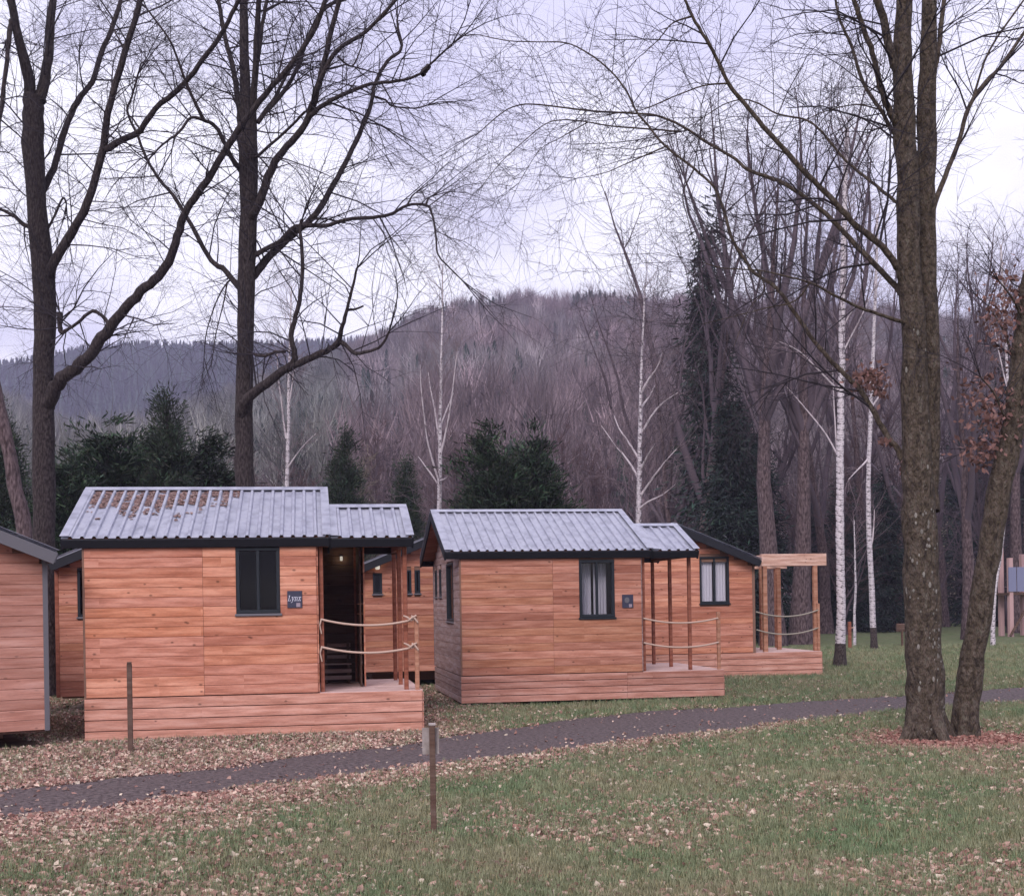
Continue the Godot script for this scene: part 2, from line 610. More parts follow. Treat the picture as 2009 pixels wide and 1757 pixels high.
func rope_between(c: Node, a: Vector3, b: Vector3, sag: float, material: Material, knots := true) -> void:
	var p := PackedVector3Array()
	var r := PackedFloat32Array()
	for k in 13:
		var t := k / 12.0
		p.append(a.lerp(b, t) - Vector3(0, sag * 4.0 * t * (1.0 - t), 0))
		r.append(0.016)
	var m := MB.new()
	m.tube(p, r, 6)
	if knots:
		# whipped loop and loose ends by the corner post
		for q in [[Vector3(-0.17, 0.05, 0.02), Vector3(-0.06, -0.02, 0.02)], [Vector3(-0.06, 0.05, 0.02), Vector3(0.03, -0.05, 0.02)], [Vector3(-0.10, -0.02, 0.025), Vector3(0.01, 0.05, 0.025)]]:
			m.tube(PackedVector3Array([b + q[0], b + q[0].lerp(q[1], 0.5) + Vector3(0, 0.01, 0.01), b + q[1]]), PackedFloat32Array([0.011, 0.016, 0.012]), 6, true)
	part(c, "rope", m.mesh(), material)


func plaque(c: Node, x: float, y: float, word: String) -> void:
	var s := Node3D.new()
	s.name = "name_plaque"
	s.position = Vector3(x, y, 0.026)
	c.add_child(s, true)
	var m := MB.new()
	m.beam(Vector3(-0.1, -0.115, 0), Vector3(0.1, 0.115, 0.014), 0.004)
	part(s, "board", m.mesh(), M.sign)
	if word:
		var t := TextMesh.new()
		var sf := SystemFont.new()
		sf.font_names = PackedStringArray(["Droid Serif"])
		sf.font_italic = true
		t.font = sf
		t.text = word
		t.font_size = 16
		t.pixel_size = 0.0046
		t.depth = 0.004
		part(s, "lettering", t, M.sign_text, Transform3D(Basis(Vector3(1, 0, 0), Vector3(0.28, 1.35, 0), Vector3(0, 0, 1)), Vector3(0, 0.012, 0.015)))
	else:
		var e := MB.new()   # a pale round emblem
		for k in 14:
			var a := TAU * k / 14.0
			var b := TAU * (k + 1) / 14.0
			e.tri(Vector3(-0.015, 0.02, 0.018), Vector3(-0.015 + 0.045 * cos(b), 0.02 + 0.05 * sin(b), 0.018), Vector3(-0.015 + 0.045 * cos(a), 0.02 + 0.05 * sin(a), 0.018))
		part(s, "emblem", e.mesh(), M.trim_grey)
	var k := MB.new()
	k.beam(Vector3(0.02, -0.105, 0.014), Vector3(0.075, -0.05, 0.018), 0.001)
	part(s, "corner_mark", k.mesh(), M.sign_mark)


func long_cabin(o: Dictionary) -> Node3D:
	var rng := RandomNumberGenerator.new()
	rng.seed = o.seed
	var c := thing("cabin", o.label, "cabin", dep(o.x, 0, o.z), o.turn, "timber cabins of the camp site")
	var W: float = o.W
	var DW: float = o.DW
	var DH: float = 0.556 + o.b
	var E: float = DH + 2.126
	var D := 3.86
	var rise := 0.8315
	var run := 2.0417
	var y0: float = DH + 0.004
	var win: Rect2 = o.window
	var holes := {"front": [win], "left": o.left_holes}
	var xs := body(c, W, D, y0, E, rise * D / (2.0 * run), holes, [W * 0.504], o.mats, o.side, rng, DH)
	window_in(c, xs.front, win, 2, o.curtain, 0.05, o.get("curtain_in", 0.085))
	for r in o.left_holes:
		window_in(c, xs.left, r, 1, "", 0.045)
	# skirting boards round the underside
	var ks: float = o.skirt0
	var rows := 4
	var rh: float = (DH - ks) / rows
	plank_wall(c, Transform3D(Basis(), Vector3(-0.022, 0, 0.004)), W + DW + 0.022, ks, DH, 0.0, [], [W * 0.92] if o.skirt_joint else [], o.skirt, rng, rh, 0.010, "skirting_board")
	plank_wall(c, Transform3D(Basis(Vector3(0, 1, 0), -PI / 2), Vector3(-0.004, 0, -D)), D, ks, DH, 0.0, [], [], o.side, rng, rh, 0.010, "skirting_board")
	plank_wall(c, Transform3D(Basis(Vector3(0, 1, 0), PI / 2), Vector3(W + DW, 0, 0)), 2.75, ks, DH - 0.02, 0.0, [], [], o.skirt, rng, rh, 0.010, "skirting_board")
	var u := MB.new()
	u.box(Vector3(0.0, ks + 0.01, -D), Vector3(W, DH - 0.012, -0.01))
	u.box(Vector3(W, ks + 0.01, -2.74), Vector3(W + DW - 0.003, DH - 0.03, -0.01))
	part(c, "floor_frame", u.mesh(), M.core)
	piers(c, [[0.25, 0.3], [W * 0.5, 0.3], [W + DW - 0.3, 0.3], [0.25, D - 0.3], [W + DW - 0.3, 2.4]], ks + 0.01)
	# corner trim
	for q in [[-0.026, 0.026], [-0.026, -D - 0.026]]:
		var k := MB.new()
		k.beam(Vector3(q[0], y0, q[1] - 0.03), Vector3(q[0] + 0.03, E - 0.1, q[1]), 0.004)
		part(c, "corner_trim", k.mesh(), M.core if q[1] > 0 else M.trim_grey)
	# deck
	var y := 0.0
	while y < 2.70:
		part(c, "deck_board", plank_mesh(DW - 0.01, 0.128, 0.026), M.deck[rng.randi() % M.deck.size()], Transform3D(Basis(Vector3(1, 0, 0), -PI / 2), Vector3(W + 0.024, DH - 0.028 + rng.randf() * 0.002, -y)))
		y += 0.135
	# dark stained partition at the back of the deck
	var pm := Transform3D(Basis(), Vector3(W + 0.03, 0, -2.30))
	plank_wall(c, pm, o.partition, DH + 0.01, E - 0.02, 0.0, [], [], M.brown, rng, 0.15, 0.006, "partition_board")
	var pb := MB.new()
	pb.box(Vector3(0, DH, -0.05), Vector3(o.partition, E - 0.02, -0.001), pm)
	part(c, "partition_frame", pb.mesh(), M.core)
	var pe := MB.new()
	pe.beam(Vector3(o.partition + 0.002, DH, -0.06), Vector3(o.partition + 0.05, E - 0.02, 0.03), 0.005, pm)
	part(c, "partition_stile", pe.mesh(), M.post)
	if o.partition > 0.1:
		# the partition closes the back of a boarded recess
		var xr: float = W + 0.03 + o.partition + 0.055
		plank_wall(c, Transform3D(Basis(Vector3(0, 1, 0), PI / 2), Vector3(xr + 0.03, 0, -0.95)), 1.36, DH + 0.01, E - 0.02, 0.0, [], [], o.mats, rng, 0.15, 0.006, "recess_board")
		plank_wall(c, Transform3D(Basis(Vector3(0, 1, 0), -PI / 2), Vector3(xr, 0, -2.31)), 1.36, DH + 0.01, E - 0.02, 0.0, [], [], M.brown, rng, 0.15, 0.006, "recess_board")
		var rc := MB.new()
		rc.box(Vector3(W + 0.03, E - 0.02, -2.34), Vector3(xr + 0.05, E + 0.03, -0.95))
		part(c, "recess_ceiling", rc.mesh(), M.soffit)
	# porch posts
	var px: float = W + o.P - 0.10
	for q in [[px, 0.16], [px, 1.30], [px, 2.42], [W + 0.065, 0.10]]:
		var k := MB.new()
		k.beam(Vector3(q[0] - 0.03, DH, -q[1] - 0.03), Vector3(q[0] + 0.03, E - 0.03, -q[1] + 0.03), 0.007)
		part(c, "porch_post", k.mesh(), M.post)
	var kb := MB.new()
	kb.beam(Vector3(W + 0.03, E - 0.13, -0.20), Vector3(px + 0.06, E - 0.025, -0.11), 0.006)
	part(c, "porch_beam", kb.mesh(), M.core)
	kb = MB.new()
	kb.beam(Vector3(px - 0.04, E - 0.13, -2.46), Vector3(px + 0.04, E - 0.03, -0.21), 0.006)
	part(c, "porch_beam", kb.mesh(), M.core)
	var rp := MB.new()
	rp.beam(Vector3(W + DW - 0.085, DH, -0.085), Vector3(W + DW - 0.025, DH + 1.02, -0.025), 0.01)
	part(c, "rail_post", rp.mesh(), M.post_pale)
	var yr: Array = o.ropes
	for h in yr:
		rope_between(c, Vector3(W + 0.05, DH + h, -0.045), Vector3(W + DW - 0.07, DH + h - 0.02, -0.02), 0.085, M.rope, o.knots)
	if o.knots:
		for h in yr:
			var tl := MB.new()
			tl.tube(PackedVector3Array([Vector3(W + 0.06, DH + h, -0.04), Vector3(W + 0.035, DH + h - 0.08, -0.03), Vector3(W + 0.06, DH + h - 0.20, -0.03)]), PackedFloat32Array([0.014, 0.012, 0.009]), 6, true)
			part(c, "rope_end", tl.mesh(), M.rope)
	# roofs
	roof(c, -0.2734, W + 0.19, -0.1094, E, run, rise, M.metal, M.slate)
	roof(c, W + 0.205, W + o.P, -0.1094, E - 0.015, 1.2721, rise * 1.2721 / run, M.metal, M.slate)
	plaque(c, o.plaque.x, o.plaque.y, o.word)
	return c


# a cabin that turns its gable to the track; origin at the gable's right-hand corner, turned so that the gable faces +z
func gable_cabin(o: Dictionary) -> Node3D:
	var rng := RandomNumberGenerator.new()
	rng.seed = o.seed
	var c := thing("cabin", o.label, "cabin", o.pos, o.turn + PI / 2, "timber cabins of the camp site")
	var W: float = o.get("length", 4.2)
	var D := 3.86
	var E: float = o.eave
	var rise := 0.8315
	var run := 2.0417
	var y0: float = o.y0
	var holes: Array = o.holes
	var xs := body(c, W, D, y0, E, rise * D / (2.0 * run), {"left": holes}, [], o.mats, o.mats, rng, maxf(y0, 0.5))
	for k in holes.size():
		window_in(c, xs.left, holes[k], o.panes, o.curtain, 0.045)
	for q in [[-0.028, 0.028], [-0.028, -D]]:
		var k := MB.new()
		k.beam(Vector3(q[0] - 0.004, y0 - 0.01, q[1] - 0.06), Vector3(q[0] + 0.04, E - 0.06, q[1] + 0.004), 0.004)
		part(c, "corner_trim", k.mesh(), o.trim)
	roof(c, -0.2734, W + 0.25, -0.1094, E, run, rise, M.metal, o.barge)
	var u := MB.new()
	u.box(Vector3(0.45, 0.12, -D + 0.45), Vector3(W - 0.45, y0, -0.45))
	u.box(Vector3(0.03, y0 - 0.03, -D + 0.03), Vector3(W - 0.03, y0 + 0.01, -0.03))
	part(c, "floor_frame", u.mesh(), M.core)
	piers(c, [[0.6, 0.6], [0.6, D - 0.6], [W - 0.6, 0.6], [W - 0.6, D - 0.6]], 0.125)
	return c


func wall_lamp(called_label: String, pos: Vector3, turn: float, r := 0.05) -> void:
	var l := thing("wall_lamp", called_label, "lamp", pos, turn, "wall lamps by the cabin doors")
	var a := MB.new()
	a.beam(Vector3(-0.8 * r, -0.5 * r, -0.03), Vector3(0.8 * r, 1.9 * r, 0.01), 0.004)
	part(l, "back_plate", a.mesh(), M.frame)
	var b := MB.new()
	b.tube(PackedVector3Array([Vector3(0, -1.6 * r, 0.05), Vector3(0, -1.3 * r, 0.05), Vector3(0, 1.2 * r, 0.05), Vector3(0, 1.45 * r, 0.05)]), PackedFloat32Array([r * 0.6, r, r, r * 0.55]), 10, true)
	part(l, "lamp_glass", b.mesh(), M.lamp)
	var o := OmniLight3D.new()
	o.name = "glow"
	o.light_color = Color(1.0, 0.92, 0.76)
	o.light_energy = 0.006
	o.light_size = r
	o.omni_range = 12.0
	o.omni_attenuation = 2.0
	o.shadow_enabled = true
	o.position = Vector3(0, 0, 0.05)
	l.add_child(o, true)


# ---------------------------------------------------------------- trees
func smooth_path(p: PackedVector3Array, r: PackedFloat32Array, sub: int, wob: float, rng: RandomNumberGenerator) -> Array:
	var q := PackedVector3Array()
	var s := PackedFloat32Array()
	var m := p.size()
	for k in m - 1:
		var a := p[maxi(k - 1, 0)]
		var b := p[k]
		var c := p[k + 1]
		var d := p[mini(k + 2, m - 1)]
		for j in sub:
			var t := float(j) / sub
			var x := b.cubic_interpolate(c, a, d, t)
			var rr := lerpf(r[k], r[k + 1], t)
			if k + j > 0:
				x += Vector3(rng.randf_range(-1, 1), rng.randf_range(-1, 1), rng.randf_range(-1, 1)) * wob * rr
			q.append(x)
			s.append(rr * (1.0 + rng.randf_range(-0.05, 0.05)))
	q.append(p[m - 1])
	s.append(r[m - 1])
	return [q, s]


# a thin shoot with side shoots, all in one mesh
func shoot(m: MB, pos: Vector3, dir: Vector3, length: float, rad: float, level: int, rng: RandomNumberGenerator, lift: float, kids := 5, bend := 0.30) -> void:
	var n := 4 if level > 0 else 3
	var p := PackedVector3Array([pos])
	var r := PackedFloat32Array([rad])
	var d := dir
	var dirs := [dir]
	var x := pos
	for k in n:
		d = (d + Vector3(rng.randfn(), rng.randfn(), rng.randfn()) * bend * 0.5 + Vector3(0, lift, 0)).normalized()
		x += d * length / n
		p.append(x)
		r.append(rad * (1.0 - 0.72 * (k + 1) / n))
		dirs.append(d)
	m.tube(p, r, 3)
	if level <= 0:
		return
	for k in kids:
		var t := rng.randf_range(0.15, 1.0) * n
		var j := mini(int(t), n - 1)
		var b := p[j].lerp(p[j + 1], t - j)
		var dd: Vector3 = dirs[j]
		var side := dd.cross(Vector3(rng.randfn(), rng.randfn(), rng.randfn())).normalized()
		var nd := (dd * rng.randf_range(0.5, 1.1) + side * rng.randf_range(0.5, 1.0)).normalized()
		shoot(m, b, nd, length * rng.randf_range(0.38, 0.68), maxf(r[j] * 0.6, 0.0024), level - 1, rng, lift, kids, bend)


# a tree whose trunk and limbs follow the ones in the photograph: columns and rows with widths, at depth d, each limb drifting in depth on its own
func traced_tree(o: Dictionary) -> Node3D:
	var rng := RandomNumberGenerator.new()
	rng.seed = o.seed
	var d0: float = o.d
	var base := stand(o.base, d0)
	var c := thing(o.called, o.label, "tree", base, 0.0, o.get("group", ""))
	var placed := []   # [px, py, depth]
	var lines := []
	var count := 0
	for l in o.limbs:
		var pts: Array = l.p
		var np: int = pts.size() / 2
		var start := d0
		if count > 0 and not l.has("at"):
			var best := 1e9
			for q in placed:
				var e: float = (q[0] - pts[0]) * (q[0] - pts[0]) + (q[1] - pts[1]) * (q[1] - pts[1])
				if e < best:
					best = e
					start = q[2]
		elif l.has("at"):
			start = d0 + l.at
		var drift: float = l.get("z", 0.0)
		var p := PackedVector3Array()
		var r := PackedFloat32Array()
		for k in np:
			var t := float(k) / maxi(1, np - 1)
			var dd := start + drift * t
			var ww: float = l.w[k] if l.w.size() == np else lerpf(l.w[0], l.w[1], pow(t, 0.62))
			p.append(at(pts[k * 2], pts[k * 2 + 1], dd) - base)
			r.append(maxf(ww * dd / F * (0.5 if l.get("trunk", false) else 0.43), 0.004))
		var sm := smooth_path(p, r, 4, 0.10 if l.get("trunk", false) else 0.20, rng)
		var q: PackedVector3Array = sm[0]
		var s: PackedFloat32Array = sm[1]
		if l.get("foot", false):
			trunk_line = [q, s]
			q[0].y = -0.15
			var fl: float = o.get("flare", 0.45)
			s[0] = s[0] * (1.0 + fl)
			s[1] = s[1] * (1.0 + fl * 0.5)
			s[2] = s[2] * (1.0 + fl * 0.18)
		for k in np:
			var t := float(k) / maxi(1, np - 1)
			placed.append([pts[k * 2], pts[k * 2 + 1], start + drift * t])
			if k > 0:
				placed.append([(pts[k * 2] + pts[k * 2 - 2]) * 0.5, (pts[k * 2 + 1] + pts[k * 2 - 1]) * 0.5, start + drift * (t - 0.5 / maxi(1, np - 1))])
		var m := MB.new()
		m.tube(q, s, 12 if l.get("trunk", false) else 7, true)
		part(c, "trunk" if l.get("trunk", false) else "branch", m.mesh(), o.bark)
		if l.get("twigs", true):
			lines.append([q, s, l.get("trunk", false)])
		count += 1
	var tw := MB.new()
	var rate: float = o.get("rate", 2.6)
	for l in lines:
		var q: PackedVector3Array = l[0]
		var s: PackedFloat32Array = l[1]
		var m := q.size()
		for k in range(1, m):
			if l[2] and q[k].y < o.get("clear", 5.0):
				continue
			if k < m * 0.12:
				continue
			var seg := q[k].distance_to(q[k - 1])
			var num := rate * seg * (0.45 if l[2] else 1.0)
			var cnt := int(num) + (1 if rng.randf() < num - int(num) else 0)
			for j in cnt:
				var dd := (q[k] - q[k - 1]).normalized()
				var side := dd.cross(Vector3(rng.randfn(), rng.randfn(), rng.randfn())).normalized()
				var nd := (dd * 0.55 + side + Vector3(0, 0.15, 0)).normalized()
				shoot(tw, q[k].lerp(q[k - 1], rng.randf()), nd, rng.randf_range(0.6, 2.6) * o.get("twig", 1.0), minf(s[k] * 0.55, rng.randf_range(0.007, 0.022)), 2, rng, o.get("lift", -0.05), o.get("kids", 4))
		for j in o.get("tips", 3):
			var dd := (q[m - 1] - q[m - 2]).normalized()
			shoot(tw, q[m - 1], (dd + Vector3(rng.randfn(), rng.randfn(), rng.randfn()) * 0.25).normalized(), rng.randf_range(0.9, 1.9) * o.get("twig", 1.0), minf(s[m - 1], 0.015), 2, rng, o.get("lift", -0.05), 5)
	if tw.v.size():
		var t := part(c, "twigs", tw.mesh(), o.twig_mat)
		t.set_meta("kind", "stuff")
	return c


# a bare tree grown from rules: [trunk, branches, twigs] meshes, foot at the origin
func grow_bare(seed_: int, h: float, rad: float, opts: Dictionary) -> Array:
	var rng := RandomNumberGenerator.new()
	rng.seed = seed_
	var tr := MB.new()
	var br := MB.new()
	var tw := MB.new()
	var n := 9
	var p := PackedVector3Array()
	var r := PackedFloat32Array()
	var x := Vector3(0, -0.2, 0)
	var d := Vector3(0, 1, 0)
	for k in n + 1:
		p.append(x)
		r.append(rad * (1.35 if k == 0 else 1.0) * pow(1.0 - 0.97 * k / n, 1.25 if opts.get("leaders", 0) > 0 else 0.8))
		d = (d + Vector3(rng.randfn(), 0, rng.randfn()) * opts.get("wander", 0.05) + Vector3(0, 0.1, 0)).normalized()
		x += d * h * (0.88 if opts.get("leaders", 0) > 0 else 1.0) / n
	tr.tube(p, r, 8, true)
	var stems := [[p, r]]
	for f in opts.get("leaders", 0):
		# steep leaders that part from the upper trunk
		var j := int(n * rng.randf_range(0.36, 0.62))
		var a: float = f * 2.3 + rng.randf_range(-0.4, 0.4)
		var dir := Vector3(cos(a), 2.0, sin(a)).normalized()
		var q := PackedVector3Array()
		var s := PackedFloat32Array()
		var y := p[j]
		var bl := (h - p[j].y) * rng.randf_range(0.85, 1.08)
		for k in n + 1:
			q.append(y)
			s.append(r[j] * 0.80 * pow(1.0 - 0.95 * k / n, 0.85))
			dir = (dir + Vector3(rng.randfn(), 0, rng.randfn()) * 0.09 + Vector3(0, 0.14, 0)).normalized()
			y += dir * bl / n
		br.tube(q, s, 6)
		stems.append([q, s])
	for st in stems:
		var q: PackedVector3Array = st[0]
		for g in 5:
			shoot(tw, q[n].lerp(q[n - 1], rng.randf()), Vector3(rng.randfn() * 0.4, 1.0, rng.randfn() * 0.4).normalized(), h * 0.08, opts.get("twig_r", 0.012), 1, rng, 0.02, 6)
	var trunk_p := p
	var trunk_r := r
	var nb: int = opts.get("branches", 16)
	var first: float = opts.get("first", 0.35)
	for b in nb:
		var t := lerpf(first, 0.97, (b + rng.randf()) / nb) * n
		var j := mini(int(t), n - 1)
		var st: Array = stems[b % stems.size()]
		p = st[0]
		r = st[1]
		if b % stems.size() > 0:
			t = rng.randf_range(0.15, 0.97) * n
			j = mini(int(t), n - 1)
		var a := b * 2.4 + rng.randf_range(-0.5, 0.5)
		var up: float = opts.get("up", 1.1)
		var dir := Vector3(cos(a), up * rng.randf_range(0.7, 1.3), sin(a)).normalized()
		var bl: float = h * opts.get("reach", 0.30) * lerpf(1.0, 0.35, (t / n - first) / (1.0 - first)) * rng.randf_range(0.7, 1.25)
		var q := PackedVector3Array()
		var s := PackedFloat32Array()
		var y := p[j].lerp(p[j + 1], t - j)
		var r0 := minf(r[j] * 0.55, 0.012 * bl + 0.02)
		for k in 6:
			q.append(y)
			s.append(r0 * (1.0 - 0.85 * k / 5.0))
			dir = (dir + Vector3(rng.randfn(), rng.randfn() * 0.5, rng.randfn()) * 0.16 + Vector3(0, opts.get("rise", 0.10), 0)).normalized()
			y += dir * bl / 5.0
		br.tube(q, s, 5)
		for k in range(1, 6):
			for g in opts.get("density", 3):
				var dd := (q[k] - q[k - 1]).normalized()
				var side := dd.cross(Vector3(rng.randfn(), rng.randfn(), rng.randfn())).normalized()
				shoot(tw, q[k].lerp(q[k - 1], rng.randf()), (dd * 0.8 + side).normalized(), bl * rng.randf_range(0.22, 0.5), opts.get("twig_r", 0.012), 1, rng, opts.get("lift", 0.03), opts.get("kids", 6))
	p = trunk_p
	r = trunk_r
	return [tr.mesh(), br.mesh(), tw.mesh()]


func put_bare(called: String, label: String, group: String, ms: Array, mats: Array, pos: Vector3, turn: float, s := 1.0) -> Node3D:
	var c := thing(called, label, "tree", pos, turn, group)
	var x := Transform3D(Basis().scaled(Vector3(s, s, s)), Vector3.ZERO)
	part(c, "trunk", ms[0], mats[0], x)
	part(c, "branches", ms[1], mats[1], x)
	part(c, "twigs", ms[2], mats[2], x).set_meta("kind", "stuff")
	return c


# an evergreen: sprays of small scale-like leaves on drooping or rising boughs, [trunk, crown]
func grow_evergreen(seed_: int, h: float, w: float, opts: Dictionary) -> Array:
	var rng := RandomNumberGenerator.new()
	rng.seed = seed_
	var tr := MB.new()
	tr.tube(PackedVector3Array([Vector3(0, -0.2, 0), Vector3(0, h * 0.5, 0), Vector3(0, h * 0.97, 0)]), PackedFloat32Array([0.02 * h, 0.012 * h, 0.01]), 7)
	var m := MB.new()
	m.tinted = true
	var boughs: int = opts.get("boughs", 240)
	var shape: float = opts.get("shape", 0.8)      # 1 is a cone, small is a column
	var droop: float = opts.get("droop", -0.3)
	var col: Color = opts.get("col", Color(0.028, 0.042, 0.026))
	var sprays: int = opts.get("sprays", 26)
	var lobe := noise(seed_, 0.9, 2)
	for b in boughs:
		var t := pow((b + rng.randf()) / boughs, opts.get("low", 1.0))
		var y := h * lerpf(opts.get("foot", 0.03), 0.99, t)
		var a := rng.randf() * TAU
		var ragged := 1.0 + 0.75 * lobe.get_noise_3d(cos(a) * 1.5, y * 0.7, sin(a) * 1.5)
		y *= 0.86 + 0.34 * lobe.get_noise_3d(cos(a) * 2.2 + 7.0, sin(a) * 2.2, 4.0)
		var reach := w * 0.5 * pow(maxf(1.0 - t, 0.0), shape) * ragged + 0.08
		if opts.get("round", false):
			reach = w * 0.5 * sqrt(maxf(0.02, 1.0 - pow(maxf(0.0, (t - 0.45) / 0.55), 2.2))) * ragged
		var d := Vector3(cos(a), droop + rng.randfn() * 0.12, sin(a)).normalized()
		var shade := rng.randf_range(0.6, 1.35) if rng.randf() < 0.85 else 2.0
		for k in sprays:
			var q := pow(rng.randf(), 0.6)
			var p: Vector3 = Vector3(0, y, 0) + d * reach * q + Vector3(rng.randfn(), rng.randfn(), rng.randfn()) * 0.10 * opts.get("fluff", 1.0)
			var dir := (d * 0.7 + Vector3(rng.randfn(), rng.randfn() + opts.get("spray_up", 0.3), rng.randfn()) * 0.55).normalized()
			var side := dir.cross(Vector3(rng.randfn(), rng.randfn(), rng.randfn())).normalized()
			var l: float = opts.get("leaf", 0.24) * rng.randf_range(0.6, 1.4)
			var ww: float = l * opts.get("slim", 0.20)
			m.tint = Color(col.r * shade * rng.randf_range(0.8, 1.25), col.g * shade * rng.randf_range(0.8, 1.25), col.b * shade)
			m.quad(p, p + dir * l * 0.5 + side * ww, p + dir * l, p + dir * l * 0.5 - side * ww)
	return [tr.mesh(), m.mesh()]


func put_evergreen(called: String, label: String, group: String, ms: Array, pos: Vector3, turn: float, s := Vector3.ONE) -> Node3D:
	var c := thing(called, label, "tree", pos, turn, group)
	var x := Transform3D(Basis().scaled(s), Vector3.ZERO)
	part(c, "trunk", ms[0], M.bark_dark, x)
	part(c, "crown", ms[1], M.tint, x).set_meta("kind", "stuff")
	return c


# a birch: white stem along photo columns, thin pale branches, foot dark
func birch(o: Dictionary) -> void:
	var rng := RandomNumberGenerator.new()
	rng.seed = o.seed
	var d: float = o.d
	var base := stand(o.base, d)
	var c := thing("birch_tree", o.label, "tree", base, 0.0, "birches behind the cabins")
	var p := PackedVector3Array([Vector3(0, -0.1, 0)])
	var r := PackedFloat32Array([o.w * d / F * 0.62])
	var np: int = o.p.size() / 2
	for k in np:
		p.append(at(o.p[k * 2], o.p[k * 2 + 1], d) - base)
		r.append(lerpf(o.w, o.get("w1", 2.0), pow((k + 1.0) / np, 0.9)) * d / F * 0.5)
	var sm := smooth_path(p, r, 4, 0.12, rng)
	var q: PackedVector3Array = sm[0]
	var s: PackedFloat32Array = sm[1]
	if o.get("foot", true):
		var cut := 2
		var mf := MB.new()
		var fp := PackedVector3Array()
		var fr := PackedFloat32Array()
		var low := 0.75
		for k in q.size():
			if q[k].y < low:
				cut = k
		fp = q.slice(0, cut + 1)
		fr = s.slice(0, cut + 1)
		fp.append(q[cut].lerp(q[cut + 1], 0.5)); fr.append(s[cut] * 0.97)
		for k in fr.size():
			fr[k] *= 1.06 + 0.25 * maxf(0.0, 1.0 - float(k) / 2.0)
		mf.tube(fp, fr, 9)
		part(c, "dark_foot", mf.mesh(), M.birch_foot)
	var m := MB.new()
	m.tube(q, s, 9, true)
	part(c, "trunk", m.mesh(), M.birch)
	var tw := MB.new()
	for b in o.get("limbs", []):
		var bp := PackedVector3Array()
		var br := PackedFloat32Array()
		var nb: int = b.size() / 2
		var dz := rng.randf_range(-0.9, 0.9)
		for k in nb:
			bp.append(at(b[k * 2], b[k * 2 + 1], d + dz * k / maxi(1, nb - 1)) - base)
			br.append(lerpf(o.w * 0.36 if o.w < 17.0 else o.w * 0.22, 1.2, float(k) / maxi(1, nb - 1)) * d / F * 0.5)
		var bs := smooth_path(bp, br, 3, 0.3, rng)
		var mb := MB.new()
		mb.tube(bs[0], bs[1], 6, true)
		part(c, "branch", mb.mesh(), M.birch_branch)
		var bq: PackedVector3Array = bs[0]
		for k in range(2, bq.size()):
			for g in 2:
				var dd := (bq[k] - bq[k - 1]).normalized()
				shoot(tw, bq[k], (dd + Vector3(rng.randfn(), rng.randfn(), rng.randfn()) * 0.5).normalized(), rng.randf_range(0.6, 1.4), 0.008, 1, rng, 0.0, 5)
	var from: float = o.get("twigs_from", 2.5)
	for k in range(1, q.size()):
		if q[k].y < from:
			continue
		for g in o.get("rate", 3):
			var a := rng.randf() * TAU
			shoot(tw, q[k].lerp(q[k - 1], rng.randf()), Vector3(cos(a), 1.1, sin(a)).normalized(), rng.randf_range(0.8, 2.2), 0.010, 1, rng, 0.02, 6)
	if tw.v.size():
		part(c, "twigs", tw.mesh(), M.birch_twig).set_meta("kind", "stuff")


# ---------------------------------------------------------------- land
func table(t: Array, x: float) -> float:
	if x <= t[0]: return t[1]
	for k in range(2, t.size(), 2):
		if x <= t[k]:
			return lerpf(t[k - 1], t[k + 1], (x - t[k - 2]) / (t[k] - t[k - 2]))
	return t[t.size() - 1]


const NEAR_RIDGE := [-900, 740, -200, 745, 0, 775, 150, 845, 300, 830, 450, 775, 600, 725, 700, 685, 760, 655, 830, 618, 900, 600, 1000, 588, 1100, 590, 1180, 580, 1260, 590, 1400, 596, 1600, 606, 1750, 615, 1880, 640, 2009, 620, 2400, 590, 3000, 560]
const FAR_RIDGE := [-900, 745, -200, 735, 0, 722, 100, 706, 200, 686, 300, 682, 450, 684, 600, 680, 700, 674, 800, 668, 1000, 665, 1500, 660, 2200, 650, 3000, 640]
const R_NEAR := 420.0
const R_FAR := 950.0


func land(px: float, d: float) -> float:
	# height of the terrain in the direction of photo column px, d metres out
	var roll := ROLL * (px - CX)
	var hn := (HY - roll - table(NEAR_RIDGE, px)) / F * R_NEAR + EYE - 10.0
	var hf := (HY - roll - table(FAR_RIDGE, px)) / F * R_FAR + EYE - 21.5
	if d < 82.0:
		return -0.4
	if d <= R_NEAR:
		return -0.4 + hn * pow((d - 82.0) / (R_NEAR - 82.0), 1.12)
	var drop := hn * maxf(0.0, 1.0 - (d - R_NEAR) / 160.0)
	var t := clampf((d - R_NEAR) / (R_FAR - R_NEAR), 0.0, 1.0)
	return maxf(drop, hf * t * t * (3.0 - 2.0 * t)) if d <= R_FAR else hf * maxf(0.0, 1.0 - (d - R_FAR) / 500.0)


func hill_point(px: float, d: float) -> Vector3:
	return Vector3((px - CX) / F * d, land(px, d), -d)


func bump(x: float, z: float) -> float:
	var e := clampf((-z - 4.0) / 4.0, 0.0, 1.0)
	return 0.03 * n_bump.get_noise_2d(x, z) * e


func track_dist(x: float, z: float) -> float:   # below 0 on the track, metres from it otherwise (in depth)
	var lo := 0.0
	var hi := 0.0
	for k in track_low.size() - 1:
		var a: Vector3 = track_low[k]
		var b: Vector3 = track_low[k + 1]
		if x <= b.x or k == track_low.size() - 2:
			lo = lerpf(-a.z, -b.z, (x - a.x) / (b.x - a.x))
			break
	for k in track_up.size() - 1:
		var a: Vector3 = track_up[k]
		var b: Vector3 = track_up[k + 1]
		if x <= b.x or k == track_up.size() - 2:
			hi = lerpf(-a.z, -b.z, (x - a.x) / (b.x - a.x))
			break
	var d := -z
	return maxf(lo - d, d - hi)


